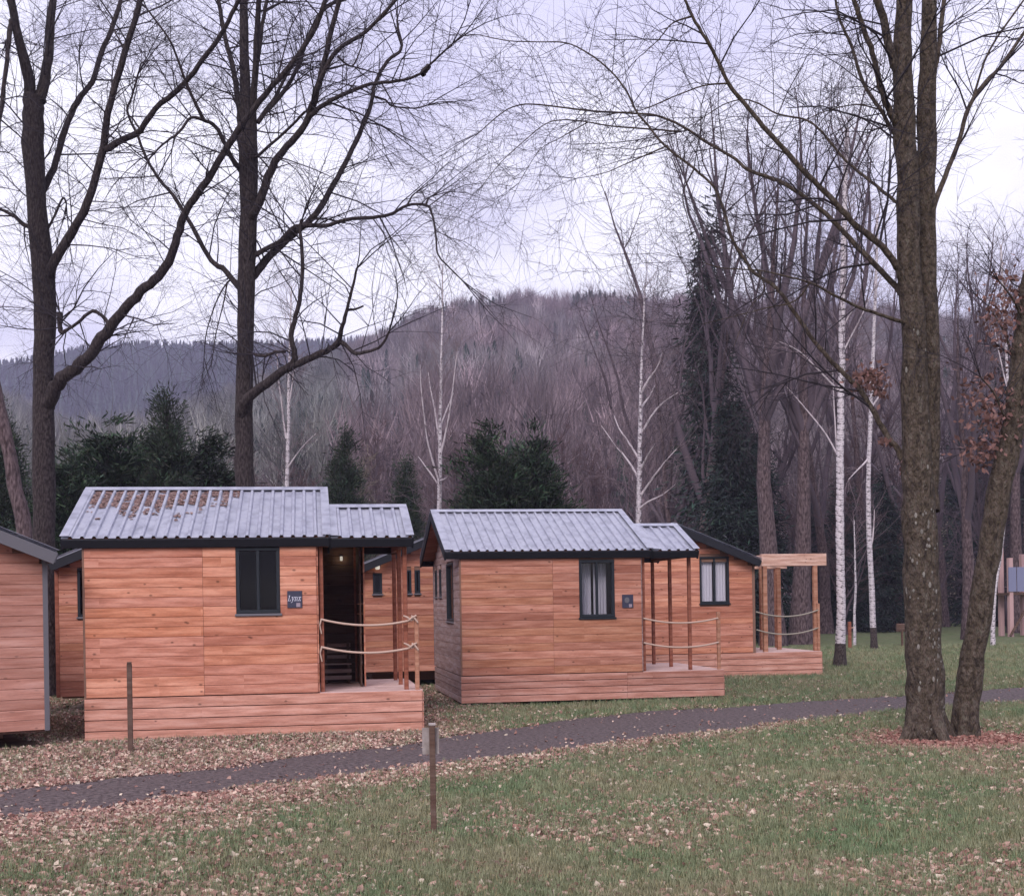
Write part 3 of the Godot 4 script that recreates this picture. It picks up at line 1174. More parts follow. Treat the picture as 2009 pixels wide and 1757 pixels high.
func leafiness(x: float, z: float) -> float:
	# how thick the fallen leaves lie: drifts along the track, more on the side of the cabin yard, patches elsewhere
	var d := -z
	var td := track_dist(x, z)
	var l := 0.09 + 0.50 * n_leaf.get_noise_2d(x, z)
	var lo := 0.0
	if td > 0.0:
		var near_side := true
		for k in track_low.size() - 1:
			var a: Vector3 = track_low[k]
			var b: Vector3 = track_low[k + 1]
			if x <= b.x or k == track_low.size() - 2:
				near_side = d < lerpf(-a.z, -b.z, (x - a.x) / (b.x - a.x)) + 0.3
				break
		if near_side:
			var wide := lerpf(1.9, 0.8, clampf((x + 4.0) / 8.0, 0.0, 1.0))
			lo = 0.95 * exp(-pow(td / wide, 2.0))
			if x > 3.5: lo *= clampf(1.0 - (x - 3.5) / 2.5, 0.15, 1.0)
		else:
			lo = 0.85 * clampf((0.5 - x) / 2.0, 0.0, 1.0) + 0.25 * exp(-td * 1.5)
	l = maxf(l, lo)
	if x < -0.5 and d < 12.0:
		l += 0.30 * clampf((-1.2 - x) / 1.5, 0.0, 1.0)
	if d < 9.6:
		l += 0.04 * clampf((9.2 - d) / 1.6, 0.0, 1.0)
	var rt := Vector2(x - 5.35, d - 15.4)
	l = maxf(l, 1.15 * exp(-pow(rt.length() / 1.15, 4.0)))
	l += 0.30 * exp(-pow((rt - Vector2(0.6, -1.0)).length() / 2.2, 4.0))
	if d > 24.0:
		l *= clampf(1.0 - (d - 24.0) / 12.0, 0.25, 1.0)
	return clampf(l + 0.18 * n_fine.get_noise_2d(x, z), 0.0, 1.2)


func make_ground() -> void:
	# colours of the soil and moss between the blades, one tile of 64 m laid out in the world
	var s := 1024
	var data := PackedByteArray()
	data.resize(s * s * 3)
	var a := noise(61, 0.9, 3)
	for y in s:
		for x in s:
			var wx := (float(x) / s - 0.5) * 64.0
			var wz := -float(y) / s * 64.0
			var l := clampf(leafiness(wx, wz), 0.0, 1.0)
			var f := 1.0 + 0.35 * a.get_noise_2d(wx * 3.0, wz * 3.0)
			var g := Color(0.095, 0.125, 0.062).lerp(Color(0.130, 0.128, 0.078), 0.5 + 0.5 * n_fine.get_noise_2d(wx * 0.4, wz * 0.4))
			var c := g.lerp(Color(0.18, 0.13, 0.105), smoothstep(0.35, 0.8, l))
			var k := (y * s + x) * 3
			var o := Color(c.r * f, c.g * f, c.b * f).linear_to_srgb()
			data[k] = clampi(int(o.r * 255.0), 0, 255)
			data[k + 1] = clampi(int(o.g * 255.0), 0, 255)
			data[k + 2] = clampi(int(o.b * 255.0), 0, 255)
	var im := Image.create_from_data(s, s, false, Image.FORMAT_RGB8, data)
	var gm := StandardMaterial3D.new()
	gm.albedo_texture = ImageTexture.create_from_image(im)
	gm.roughness = 1.0
	gm.metallic_specular = 0.1
	var xs := []
	var zs := []
	for q in [-1100.0, -500.0, -200.0, -100.0, -60.0]: xs.append(q)
	var u := -40.0
	while u <= 40.0:
		xs.append(u)
		u += 0.8
	for q in [60.0, 100.0, 200.0, 500.0, 1100.0]: xs.append(q)
	for q in [60.0, 20.0, 0.0]: zs.append(q)
	u = -4.0
	while u >= -50.0:
		zs.append(u)
		u -= 0.8
	for q in [-56.0, -63.9, -75.0, -90.0, -120.0, -300.0, -1300.0]: zs.append(q)
	var m := MB.new()
	for z in zs:
		for x in xs:
			m.v.append(Vector3(x, bump(x, z) if absf(x) < 50.0 else 0.0, z))
			m.n.append(Vector3(0, 1, 0))
			m.t.append(Vector2(x / 64.0 + 0.5, -z / 64.0))
	var nx := xs.size()
	for j in zs.size() - 1:
		for k in nx - 1:
			var q := j * nx + k
			m.i.append_array(PackedInt32Array([q, q + nx, q + 1, q + 1, q + nx, q + nx + 1]))
	tag(part(self, "ground", m.mesh(), gm), "mown winter grass of the camp site strewn with leaves", "", "", "structure")


func make_track() -> void:
	var m := MB.new()
	var e := noise(71, 0.6, 3)
	var cols := 320
	var rows := 16
	var x0: float = track_low[0].x
	var x1: float = track_low[track_low.size() - 1].x
	for k in cols + 1:
		var x := lerpf(x0, x1, float(k) / cols)
		var lo := 0.0
		var hi := 0.0
		for q in track_low.size() - 1:
			if x <= track_low[q + 1].x or q == track_low.size() - 2:
				lo = lerpf(-track_low[q].z, -track_low[q + 1].z, (x - track_low[q].x) / (track_low[q + 1].x - track_low[q].x))
				break
		for q in track_up.size() - 1:
			if x <= track_up[q + 1].x or q == track_up.size() - 2:
				hi = lerpf(-track_up[q].z, -track_up[q + 1].z, (x - track_up[q].x) / (track_up[q + 1].x - track_up[q].x))
				break
		lo += -0.24 + 0.20 * e.get_noise_2d(x * 2.0, 0.0) + 0.16 * e.get_noise_2d(x * 9.0, 20.0)
		hi += 0.30 + 0.26 * e.get_noise_2d(x * 2.0, 50.0) + 0.22 * e.get_noise_2d(x * 9.0, 70.0)
		for j in rows + 1:
			var t := float(j) / rows
			var d := lerpf(lo, hi, t)
			m.v.append(Vector3(x, bump(x, -d) + 0.012 + 0.030 * sqrt(sin(clampf(t, 0.0, 1.0) * PI)) - 0.022 * (exp(-pow((t - 0.27) / 0.11, 2.0)) + exp(-pow((t - 0.75) / 0.11, 2.0))), -d))
			m.n.append(Vector3(0, 1, 0))
	for k in cols:
		for j in rows:
			var q := k * (rows + 1) + j
			m.i.append_array(PackedInt32Array([q, q + 1, q + rows + 1, q + 1, q + rows + 2, q + rows + 1]))
	var t := ramp_tex(73, 0.05, 512, [0.0, 0.4, 0.6, 1.0], [Color(0.55, 0.53, 0.55), Color(0.8, 0.78, 0.8), Color(0.95, 0.93, 0.95), Color(1, 1, 1)], 6)
	var gm := mat(lin(0.125, 0.099, 0.094), 0.8, t, Vector3(0.5, 0.5, 0.5), grey_tex(74, 0.09, 512), 2.0)
	tag(part(self, "gravel_track", m.mesh(), gm), "dark wet gravel track winding past the cabins", "", "", "structure")


func scatter(called: String, label: String, category: String, m: Mesh, material: Material, xs: Array, cols: PackedColorArray) -> MultiMeshInstance3D:
	var mm := MultiMesh.new()
	mm.transform_format = MultiMesh.TRANSFORM_3D
	mm.use_colors = true
	mm.mesh = m
	mm.instance_count = xs.size()
	for k in xs.size():
		mm.set_instance_transform(k, xs[k])
		mm.set_instance_color(k, cols[k])
	var o := MultiMeshInstance3D.new()
	o.name = numbered(called)
	o.multimesh = mm
	o.material_override = material
	add_child(o)
	tag(o, label, category, "", "stuff")
	return o


func in_cabin(x: float, z: float) -> bool:
	for f in feet:
		var p: Vector3 = f[0] * Vector3(x, 0, z)
		if p.x > 0.02 and p.x < f[1] and p.z < -0.02 and p.z > -f[2]:
			return true
	return false


var feet := []
var trunk_line := []


func make_litter() -> void:
	var rng := RandomNumberGenerator.new()
	rng.seed = 77
	# grass blades in tufts
	var gm := MB.new()
	for k in 7:
		var a := rng.randf() * TAU
		var o := Vector3(rng.randfn(), 0, rng.randfn()) * 0.022
		var tip := o + Vector3(cos(a) * 0.03, rng.randf_range(0.035, 0.065), sin(a) * 0.03)
		var side := Vector3(-sin(a), 0, cos(a)) * 0.0035
		gm.tri(o - side, tip, o + side)
	var gmesh := gm.mesh()
	# fallen leaves: curled, pointed at both ends
	var leaf_meshes := []
	for v in 3:
		var lm := MB.new()
		var l := 0.028
		var w := 0.0155 + 0.003 * v
		var curl := 0.010 + 0.008 * v
		var a := Vector3(-l, curl * 0.6, 0)
		var b := Vector3(l, curl, 0)
		var p := [Vector3(-l * 0.45, 0.002, -w), Vector3(l * 0.3, curl * 0.7, -w * 0.9), Vector3(-l * 0.35, curl * 0.6, w), Vector3(l * 0.4, 0.004, w * 0.8)]
		var mid0 := Vector3(-l * 0.4, 0.0, 0)
		var mid1 := Vector3(l * 0.35, 0.0, 0)
		lm.tri(a, p[0], mid0)
		lm.quad(p[0], p[1], mid1, mid0)
		lm.tri(p[1], b, mid1)
		lm.tri(a, mid0, p[2])
		lm.quad(mid0, mid1, p[3], p[2])
		lm.tri(mid1, b, p[3])
		leaf_meshes.append(lm.mesh())
	var gx := []
	var gc := PackedColorArray()
	var lx := [[], [], []]
	var lc := [PackedColorArray(), PackedColorArray(), PackedColorArray()]
	var tries := 0
	while gx.size() < 190000 and tries < 520000:
		tries += 1
		# spread evenly over the ground in view, thinner with distance
		var d := 6.6 * pow(46.0 / 6.6, pow(rng.randf(), 1.12))
		var u := rng.randf_range(-0.46, 0.46)
		var x := u * d
		var z := -d
		if in_cabin(x, z):
			continue
		var td := track_dist(x, z)
		if td < 0.12 + 0.25 * n_fine.get_noise_2d(x * 2.0, z * 2.0):
			continue
		var l := leafiness(x, z)
		if rng.randf() < l * 0.85:
			continue
		var s := rng.randf_range(0.6, 1.25) * (1.0 + d * 0.022)
		gx.append(Transform3D(Basis(Vector3(0, 1, 0), rng.randf() * TAU).scaled(Vector3(s, s * rng.randf_range(0.7, 1.2), s)), Vector3(x, bump(x, z) - 0.004, z)))
		var g := clampf(0.5 + 0.9 * n_leaf.get_noise_2d(x * 1.7 + 300.0, z * 1.7), 0.0, 1.0)
		var c := Color(0.135, 0.188, 0.095).lerp(Color(0.245, 0.222, 0.140), g * 0.85)
		var k := rng.randf_range(0.75, 1.3)
		if rng.randf() < 0.10:
			c = Color(0.26, 0.22, 0.12)
		gc.append(Color(c.r * k, c.g * k, c.b * k))
	tries = 0
	var total := 0
	while total < 135000 and tries < 900000:
		tries += 1
		var d := 6.6 * pow(40.0 / 6.6, pow(rng.randf(), 1.05))
		var u := rng.randf_range(-0.46, 0.46)
		var x := u * d
		var z := -d
		if in_cabin(x, z):
			continue
		var l := leafiness(x, z)
		var edge_in := track_dist(x, z)
		if edge_in < 0.0:
			l = 0.10 * l + 0.35 * l * exp(edge_in * 5.0)
		var edge := track_dist(x, z)
		if edge < 0.35 and rng.randf() < 0.72 - 1.6 * maxf(edge, 0.0) + 0.9 * n_fine.get_noise_2d(x * 1.3, z * 1.3):
			continue
		if rng.randf() > lerpf(l * l, l, 0.35) * 0.95 + 0.035:
			continue
		var b := Basis(Vector3(0, 1, 0), rng.randf() * TAU) * Basis(Vector3(1, 0, 0), rng.randfn() * 0.6) * Basis(Vector3(0, 0, 1), rng.randfn() * 0.5)
		var s := 0.45 + 0.85 * pow(rng.randf(), 1.5)
		var v := rng.randi() % 3
		lx[v].append(Transform3D(b.scaled(Vector3(s, s, s)), Vector3(x, bump(x, z) + rng.randf_range(0.008, 0.035), z)))
		var c := Color(0.41, 0.26, 0.215)
		var q := rng.randf()
		if q < 0.30: c = Color(0.31, 0.17, 0.14)
		elif q < 0.48: c = Color(0.53, 0.40, 0.32)
		elif q < 0.60: c = Color(0.55, 0.46, 0.37)
		elif q < 0.76: c = Color(0.20, 0.125, 0.105)
		var red := exp(-pow(Vector2(x - 5.35, d - 15.3).length() / 1.2, 4.0))
		c = c.lerp(Color(0.25, 0.105, 0.085), 0.7 * red)
		var k := rng.randf_range(0.8, 1.25)
		lc[v].append(Color(c.r * k, c.g * k, c.b * k))
		total += 1
	print("grass ", gx.size(), " leaves ", total)
	scatter("grass", "short green grass growing between the fallen leaves", "grass", gmesh, M.grass, gx, gc)
	var words := ["curled brown leaves fallen on the grass and track", "flat tan leaves fallen on the grass and track", "cupped pale leaves fallen on the grass and track"]
	for v in 3:
		scatter("fallen_leaves", words[v], "leaves", leaf_meshes[v], M.leaf, lx[v], lc[v])


func make_hills() -> void:
	var m := MB.new()
	var cols := 90
	var dist := []
	var d := 80.0
	while d < 1250.0:
		dist.append(d)
		d *= 1.07
	for q in dist:
		for k in cols + 1:
			var px := lerpf(-1500.0, 3600.0, float(k) / cols)
			m.v.append(hill_point(px, q))
	for q in m.v.size():
		m.n.append(Vector3.ZERO)
	for j in dist.size() - 1:
		for k in cols:
			var q := j * (cols + 1) + k
			m.i.append_array(PackedInt32Array([q, q + cols + 1, q + 1, q + 1, q + cols + 1, q + cols + 2]))
	for q in range(0, m.i.size(), 3):
		var a := m.v[m.i[q]]
		var nn := (m.v[m.i[q + 2]] - a).cross(m.v[m.i[q + 1]] - a)
		for w in 3:
			m.n[m.i[q + w]] += nn
	for q in m.n.size():
		m.n[q] = m.n[q].normalized()
		if m.n[q].y < 0.0: m.n[q] = -m.n[q]
	var t := ramp_tex(81, 0.02, 512, [0.0, 0.5, 1.0], [Color(0.55, 0.5, 0.5), Color(0.8, 0.75, 0.78), Color(1, 1, 1)])
	tag(part(self, "hills", m.mesh(), mat(lin(0.24, 0.20, 0.205), 1.0, t, Vector3(0.02, 0.02, 0.02))), "wooded hillsides beyond the camp site", "", "", "structure")
	var mw := MB.new()
	for j in 9:
		for k in 9:
			var pp := hill_point(lerpf(1835.0, 1965.0, k / 8.0) + 12.0 * sin(j * 2.1), lerpf(86.0, 150.0, j / 8.0))
			mw.v.append(pp + Vector3(0, 0.15, 0))
			mw.n.append(Vector3(0, 1, 0.2).normalized())
	for j in 8:
		for k in 8:
			var q := j * 9 + k
			mw.i.append_array(PackedInt32Array([q, q + 9, q + 1, q + 1, q + 9, q + 10]))
	tag(part(self, "meadow", mw.mesh(), mat(lin(0.33, 0.31, 0.20), 1.0, t, Vector3(0.1, 0.1, 0.1))), "pale grass clearing at the foot of the hill", "", "", "structure")
	# bare crowns: a stem and a broom of thin slivers
	var rng := RandomNumberGenerator.new()
	rng.seed = 83
	var bare := []
	for v in 3:
		var b := MB.new()
		b.tube(PackedVector3Array([Vector3(0, -0.5, 0), Vector3(0.1, 5, 0), Vector3(0, 9, 0.1)]), PackedFloat32Array([0.22, 0.16, 0.03]), 4)
		for k in 150:
			var y := rng.randf_range(2.5, 9.0)
			var a := rng.randf() * TAU
			var o := Vector3(cos(a), 0, sin(a)) * rng.randf_range(0.0, 1.7) * sin(clampf((y - 1.5) / 10.0, 0.0, 1.0) * PI)
			var dir := (Vector3(o.x * 0.5, 2.0, o.z * 0.5) + Vector3(rng.randfn(), rng.randfn(), rng.randfn()) * 0.75).normalized()
			var side := dir.cross(Vector3(rng.randfn(), rng.randfn(), rng.randfn())).normalized() * rng.randf_range(0.025, 0.055)
			var p := Vector3(0, y, 0) + o
			b.tri(p - side, p + dir * rng.randf_range(1.2, 3.0), p + side)
		bare.append(b.mesh())
	var fir := []
	for v in 2:
		var b := MB.new()
		b.tube(PackedVector3Array([Vector3(0, -0.5, 0), Vector3(0, 13.5, 0)]), PackedFloat32Array([0.2, 0.03]), 4)
		for k in 170:
			var tt := pow(rng.randf(), 1.3)
			var y := lerpf(1.0, 13.6, tt)
			var a := rng.randf() * TAU
			var rr := 2.3 * (1.0 - tt) * rng.randf_range(0.75, 1.15) + 0.15
			var dir := Vector3(cos(a), -0.35, sin(a))
			var side := Vector3(-sin(a), 0.15, cos(a)) * (0.35 + 0.5 * (1.0 - tt))
			var p := Vector3(0, y, 0)
			b.tri(p + dir * rr * 0.25 + Vector3(0, 0.9, 0), p + dir * rr + side, p + dir * rr - side)
		fir.append(b.mesh())
	var bx := [[], [], []]
	var bc := [PackedColorArray(), PackedColorArray(), PackedColorArray()]
	var fx := [[], []]
	var fc := [PackedColorArray(), PackedColorArray()]
	var patch := noise(85, 0.006, 3)
	var fine := noise(86, 0.03, 2)
	var total := 0
	while total < 15500:
		var px := rng.randf_range(-350.0, 2450.0)
		var q := sqrt(rng.randf_range(95.0 * 95.0, R_NEAR * R_NEAR * 1.06))
		var p := hill_point(px, q)
		var k := patch.get_noise_2d(p.x, p.z)
		var f := fine.get_noise_2d(p.x, p.z)
		if q > 130.0 and q < 330.0 and (absf(px - 745.0 + (q - 230.0) * 0.15) < 55.0 or absf(px - 1130.0) < 45.0 and q > 240.0) and rng.randf() < 0.82:
			continue
		if f > 0.22 and q < 390.0 or k > 0.30 and q > 200.0 and q < 380.0 and px > 640.0 and rng.randf() < 0.75 or q < 155.0 and px > 1825.0 and px < 1975.0:
			continue
		total += 1
		var firs := 0.06 + maxf(0.0, k) * 0.5
		if q > 375.0 and (px > 730.0 and px < 1010.0 or px > 1130.0 and px < 1250.0): firs = 0.75
		if px < 640.0: firs += 0.16
		var yaw := rng.randf() * TAU
		if rng.randf() < firs:
			var s := rng.randf_range(0.55, 0.95)
			var v := rng.randi() % 2
			fx[v].append(Transform3D(Basis(Vector3(0, 1, 0), yaw).scaled(Vector3(s, s, s)), p))
			var g := rng.randf_range(0.7, 1.3)
			fc[v].append(Color(0.034 * g, 0.050 * g, 0.040 * g))
		else:
			var s := rng.randf_range(0.8, 1.35)
			var v := rng.randi() % 3
			bx[v].append(Transform3D(Basis(Vector3(0, 1, 0), yaw).scaled(Vector3(s, s * rng.randf_range(0.85, 1.2), s)), p))
			var g := 0.55 + 1.1 * pow(rng.randf(), 1.6)
			if rng.randf() < 0.06:
				g = 2.3
			var c := Color(0.172, 0.130, 0.140).lerp(Color(0.20, 0.184, 0.19), clampf(0.4 + k * 1.6, 0.0, 1.0))
			if px < 680.0:
				c = c.lerp(Color(0.130, 0.140, 0.125), 0.75)
			bc[v].append(Color(c.r * g, c.g * g, c.b * g))
	total = 0
	while total < 15000:
		var px := rng.randf_range(-300.0, 1300.0)
		var q := sqrt(rng.randf_range(600.0 * 600.0, R_FAR * R_FAR))
		var p := hill_point(px, q)
		total += 1
		var s := rng.randf_range(0.85, 1.35)
		var v := rng.randi() % 2
		fx[v].append(Transform3D(Basis(Vector3(0, 1, 0), rng.randf() * TAU).scaled(Vector3(s, s * 1.15, s)), p))
		var g := 0.45 + 1.5 * pow(rng.randf(), 2.0) + 0.8 * maxf(0.0, fine.get_noise_2d(p.x * 0.4, p.z * 0.4))
		fc[v].append(Color(0.034 * g, 0.050 * g, 0.040 * g))
	var wb := ["slender bare trees covering the hillside", "broad bare trees covering the hillside", "twiggy bare trees covering the hillside"]
	for v in 3:
		scatter("bare_forest", wb[v], "forest", bare[v], M.tint, bx[v], bc[v])
	var wf := ["dark firs along the hill crests", "broader dark green firs along the hill crests"]
	for v in 2:
		scatter("fir_forest", wf[v], "forest", fir[v], M.tint, fx[v], fc[v])



# ---------------------------------------------------------------- the scene
func _ready() -> void:
	var cam := Camera3D.new()
	cam.name = "camera"
	cam.projection = Camera3D.PROJECTION_FRUSTUM
	cam.near = 0.1
	cam.far = 4000.0
	cam.size = 1757.0 / F * cam.near
	cam.frustum_offset = Vector2(0.0, (HY - 878.5) / F * cam.near)
	cam.position = Vector3(0, EYE, 0)
	cam.rotation.z = -ROLL
	add_child(cam)
	cam.current = true
	var env := Environment.new()
	env.background_mode = Environment.BG_SKY
	var sky := Sky.new()
	var pano := PanoramaSkyMaterial.new()
	pano.panorama = sky_image()
	sky.sky_material = pano
	env.sky = sky
	env.tonemap_mode = Environment.TONE_MAPPER_LINEAR
	env.tonemap_exposure = 1.62
	env.sdfgi_enabled = true
	env.ssao_enabled = true
	env.ssil_enabled = true
	env.fog_enabled = true
	env.fog_density = 0.00045
	env.fog_light_color = Color(0.86, 0.84, 0.98)
	var we := WorldEnvironment.new()
	we.name = "environment"
	we.environment = env
	add_child(we)
	var sun := DirectionalLight3D.new()
	sun.name = "sun"
	sun.light_energy = 0.5
	sun.light_angular_distance = 25.0
	sun.light_color = Color(1.0, 0.96, 0.95)
	sun.shadow_enabled = true
	sun.rotation = Vector3(deg_to_rad(-36.0), deg_to_rad(-16.0), 0)
	add_child(sun)

	n_leaf = noise(51, 0.33, 3)
	n_fine = noise(52, 1.4, 3)
	n_bump = noise(53, 0.35, 3)
	for q in [[-420, 1662], [0, 1612], [200, 1585], [420, 1555], [650, 1527], [850, 1503], [1050, 1480], [1300, 1447], [1500, 1422], [1770, 1392], [2009, 1376], [2400, 1358]]:
		track_low.append(floor_at(q[0], q[1]))
	for q in [[-420, 1595], [0, 1560], [200, 1540], [400, 1515], [600, 1490], [800, 1462], [900, 1446], [1100, 1418], [1300, 1399], [1500, 1384], [1760, 1370], [2009, 1352], [2500, 1325]]:
		track_up.append(floor_at(q[0], q[1]))
	make_materials()
	print("materials")
	make_ground()
	make_track()
	make_hills()
	print("land")
	make_cabins()
	print("cabins")
	make_litter()
	print("litter")
	make_trees()
	print("trees")
	make_small()


func make_cabins() -> void:
	var c1 := long_cabin({
		"label": "orange timber cabin with leaves on its metal roof and dark window", "seed": 101, "x": -5.687, "z": 16.786, "turn": 0.1595, "W": 3.05, "DW": 1.423, "P": 1.324, "b": 0.03,
		"window": Rect2(1.975, 1.68, 0.585, 0.90), "curtain": "", "mats": M.warm, "side": M.warm, "skirt": M.pink, "skirt0": 0.0, "skirt_joint": false, "left_holes": [],
		"partition": 0.56, "ropes": [1.0, 0.62], "knots": true, "plaque": Vector2(2.755, 1.865), "word": "Lynx"})
	var c2 := long_cabin({
		"label": "reddish timber cabin with clean metal roof and grey weathered side", "seed": 102, "x": -0.868, "z": 21.55, "turn": 0.1769, "W": 3.181, "DW": 1.487, "P": 1.034, "b": -0.02,
		"window": Rect2(2.07, 1.50, 0.63, 1.0), "curtain": "curtain", "curtain_in": 0.34, "mats": M.red, "side": M.grey, "skirt": M.mauve, "skirt0": 0.07, "skirt_joint": true,
		"left_holes": [Rect2(3.86 - 1.75, 1.46, 0.92, 1.05), Rect2(3.86 - 2.85, 1.92, 0.30, 0.52), Rect2(3.86 - 3.55, 1.92, 0.30, 0.52)],
		"partition": 0.01, "ropes": [0.93, 0.50], "knots": false, "plaque": Vector2(2.93, 1.77), "word": ""})
	# leaves that lie on the roof of the first cabin, between its ribs
	var rng := RandomNumberGenerator.new()
	rng.seed = 9
	var xs := []
	var cols := PackedColorArray()
	var ang := atan2(0.8315, 2.0417)
	var E := 0.586 + 2.126
	var lm := MB.new()
	lm.quad(Vector3(-0.035, 0.004, 0), Vector3(0, 0.010, -0.022), Vector3(0.035, 0.003, 0), Vector3(0, 0.008, 0.022))
	var bf := Basis(Vector3(1, 0, 0), Vector3(0, cos(ang), sin(ang)), Vector3(0, -sin(ang), cos(ang)))
	var pr := 3.5134 / 23.0
	for bay in range(1, 15):
		var low := 1.30 + rng.randf_range(-0.30, 0.26) + maxf(0.0, bay - 9) * 0.09
		for k in 170:
			var s := rng.randf_range(low, 2.08) if rng.randf() < 0.88 else rng.randf_range(low - 0.45, low)
			if n_fine.get_noise_2d(bay * 0.17 + rng.randfn() * 0.03, s * 1.1) < -0.22 - 0.3 * (s - 1.5) or rng.randf() < 0.16 * maxf(0.0, bay - 9.0):
				continue
			var u := (bay + rng.randf_range(0.02, 0.60)) * pr
			var p := Vector3(-0.2734 + u, E + s * sin(ang) + 0.006 * cos(ang), 0.1094 - s * cos(ang) + 0.006 * sin(ang))
			xs.append(c1.transform * Transform3D(bf * Basis(Vector3(0, 1, 0), rng.randf() * TAU) * Basis(Vector3(1, 0, 0), rng.randfn() * 0.2), p))
			var g := rng.randf_range(0.7, 1.3)
			var c := Color(0.16, 0.095, 0.085) if rng.randf() < 0.75 else Color(0.26, 0.18, 0.165)
			cols.append(Color(c.r * g, c.g * g, c.b * g))
	scatter("roof_leaves", "reddish brown leaves lying between the ribs of the metal roof", "leaves", lm.mesh(), M.leaf, xs, cols)

	var a3 := 0.17
	var p3 := at(1480, 1280, 28.9)
	p3.y = 0.0
	var c3 := gable_cabin({"label": "timber cabin with white curtained gable window, deck and pergola", "seed": 103, "pos": p3, "turn": a3, "eave": 2.66, "y0": 0.56, "mats": M.warm, "holes": [Rect2(3.86 - 1.28, 1.70, 0.70, 1.06)], "panes": 2, "curtain": "curtain", "trim": M.core, "barge": M.slate})
	pergola_deck(c3)
	var al := 0.17
	var ux := Vector3(cos(al), 0, -sin(al))
	var pd := stand(118, 22.0) + ux * 3.86
	gable_cabin({"label": "shaded timber cabin standing behind the cabin with leafy roof", "seed": 104, "pos": pd, "turn": al, "eave": 2.60, "y0": 0.26, "mats": M.red, "holes": [Rect2(0.32, 1.65, 0.5, 0.85)], "panes": 1, "curtain": "", "trim": M.post, "barge": M.slate})
	var pe := stand(692, 27.0) + ux * 3.86
	var ce := gable_cabin({"label": "timber cabin with narrow windows seen behind the rope-fenced porch", "seed": 105, "pos": pe, "turn": al, "eave": 2.50, "y0": 0.34, "mats": M.red, "holes": [Rect2(0.46, 2.02, 0.20, 0.44), Rect2(1.17, 2.02, 0.12, 0.50), Rect2(1.36, 2.02, 0.12, 0.50)], "panes": 1, "curtain": "", "trim": M.post, "barge": M.slate})
	wall_lamp("small lit lamp above the narrow cabin window", ce.transform * Vector3(-0.06, 2.62, -3.86 + 0.56), al)
	var p0 := stand(92, 16.2)
	gable_cabin({"label": "pinkish timber cabin with grey gable trim and dark gap beneath", "seed": 106, "pos": p0, "turn": 0.56, "eave": 2.50, "y0": 0.24, "mats": M.mauve, "holes": [], "panes": 1, "curtain": "", "trim": M.trim_grey, "barge": M.trim_grey, "length": 4.2})
	wall_lamp("small lit lamp on the dark porch partition", c1.transform * Vector3(3.05 + 0.40, 2.50, -2.24), 0.1595, 0.022)
	for c in get_children():
		if c is Node3D and str(c.name).begins_with("cabin"):
			var long: bool = c == c1 or c == c2
			feet.append([c.transform.affine_inverse(), 4.5 if long else 4.2, 3.86])
	# slatted bench on the first porch
	var b := thing("slatted_bench", "weathered slatted bench against the dark porch partition", "bench", c1.transform * Vector3(3.05 + 0.10, 0.588, -2.02), 0.1595)
	for k in 4:
		var s := MB.new()
		s.beam(Vector3(0.0, 0.28 + 0.001 * k, -0.20 + k * 0.085), Vector3(0.42, 0.30 + 0.001 * k, -0.13 + k * 0.085), 0.004)
		part(b, "seat_slat", s.mesh(), M.grey[k % 3])
	for k in 3:
		var s := MB.new()
		s.beam(Vector3(0.0, 0.36 + k * 0.09, -0.24), Vector3(0.42, 0.42 + k * 0.09, -0.215), 0.004)
		part(b, "back_slat", s.mesh(), M.grey[(k + 1) % 3])
	for k in 2:
		var s := MB.new()
		s.beam(Vector3(0.0, 0.06 + k * 0.10, 0.125), Vector3(0.42, 0.12 + k * 0.10, 0.145), 0.004)
		part(b, "front_slat", s.mesh(), M.grey[k])
	for q in [[0.02, -0.21], [0.36, -0.21], [0.02, 0.085], [0.36, 0.085]]:
		var s := MB.new()
		s.beam(Vector3(q[0], 0, q[1]), Vector3(q[0] + 0.04, 0.62 if q[1] < 0 else 0.28, q[1] + 0.038), 0.004)
		part(b, "leg", s.mesh(), M.stake)


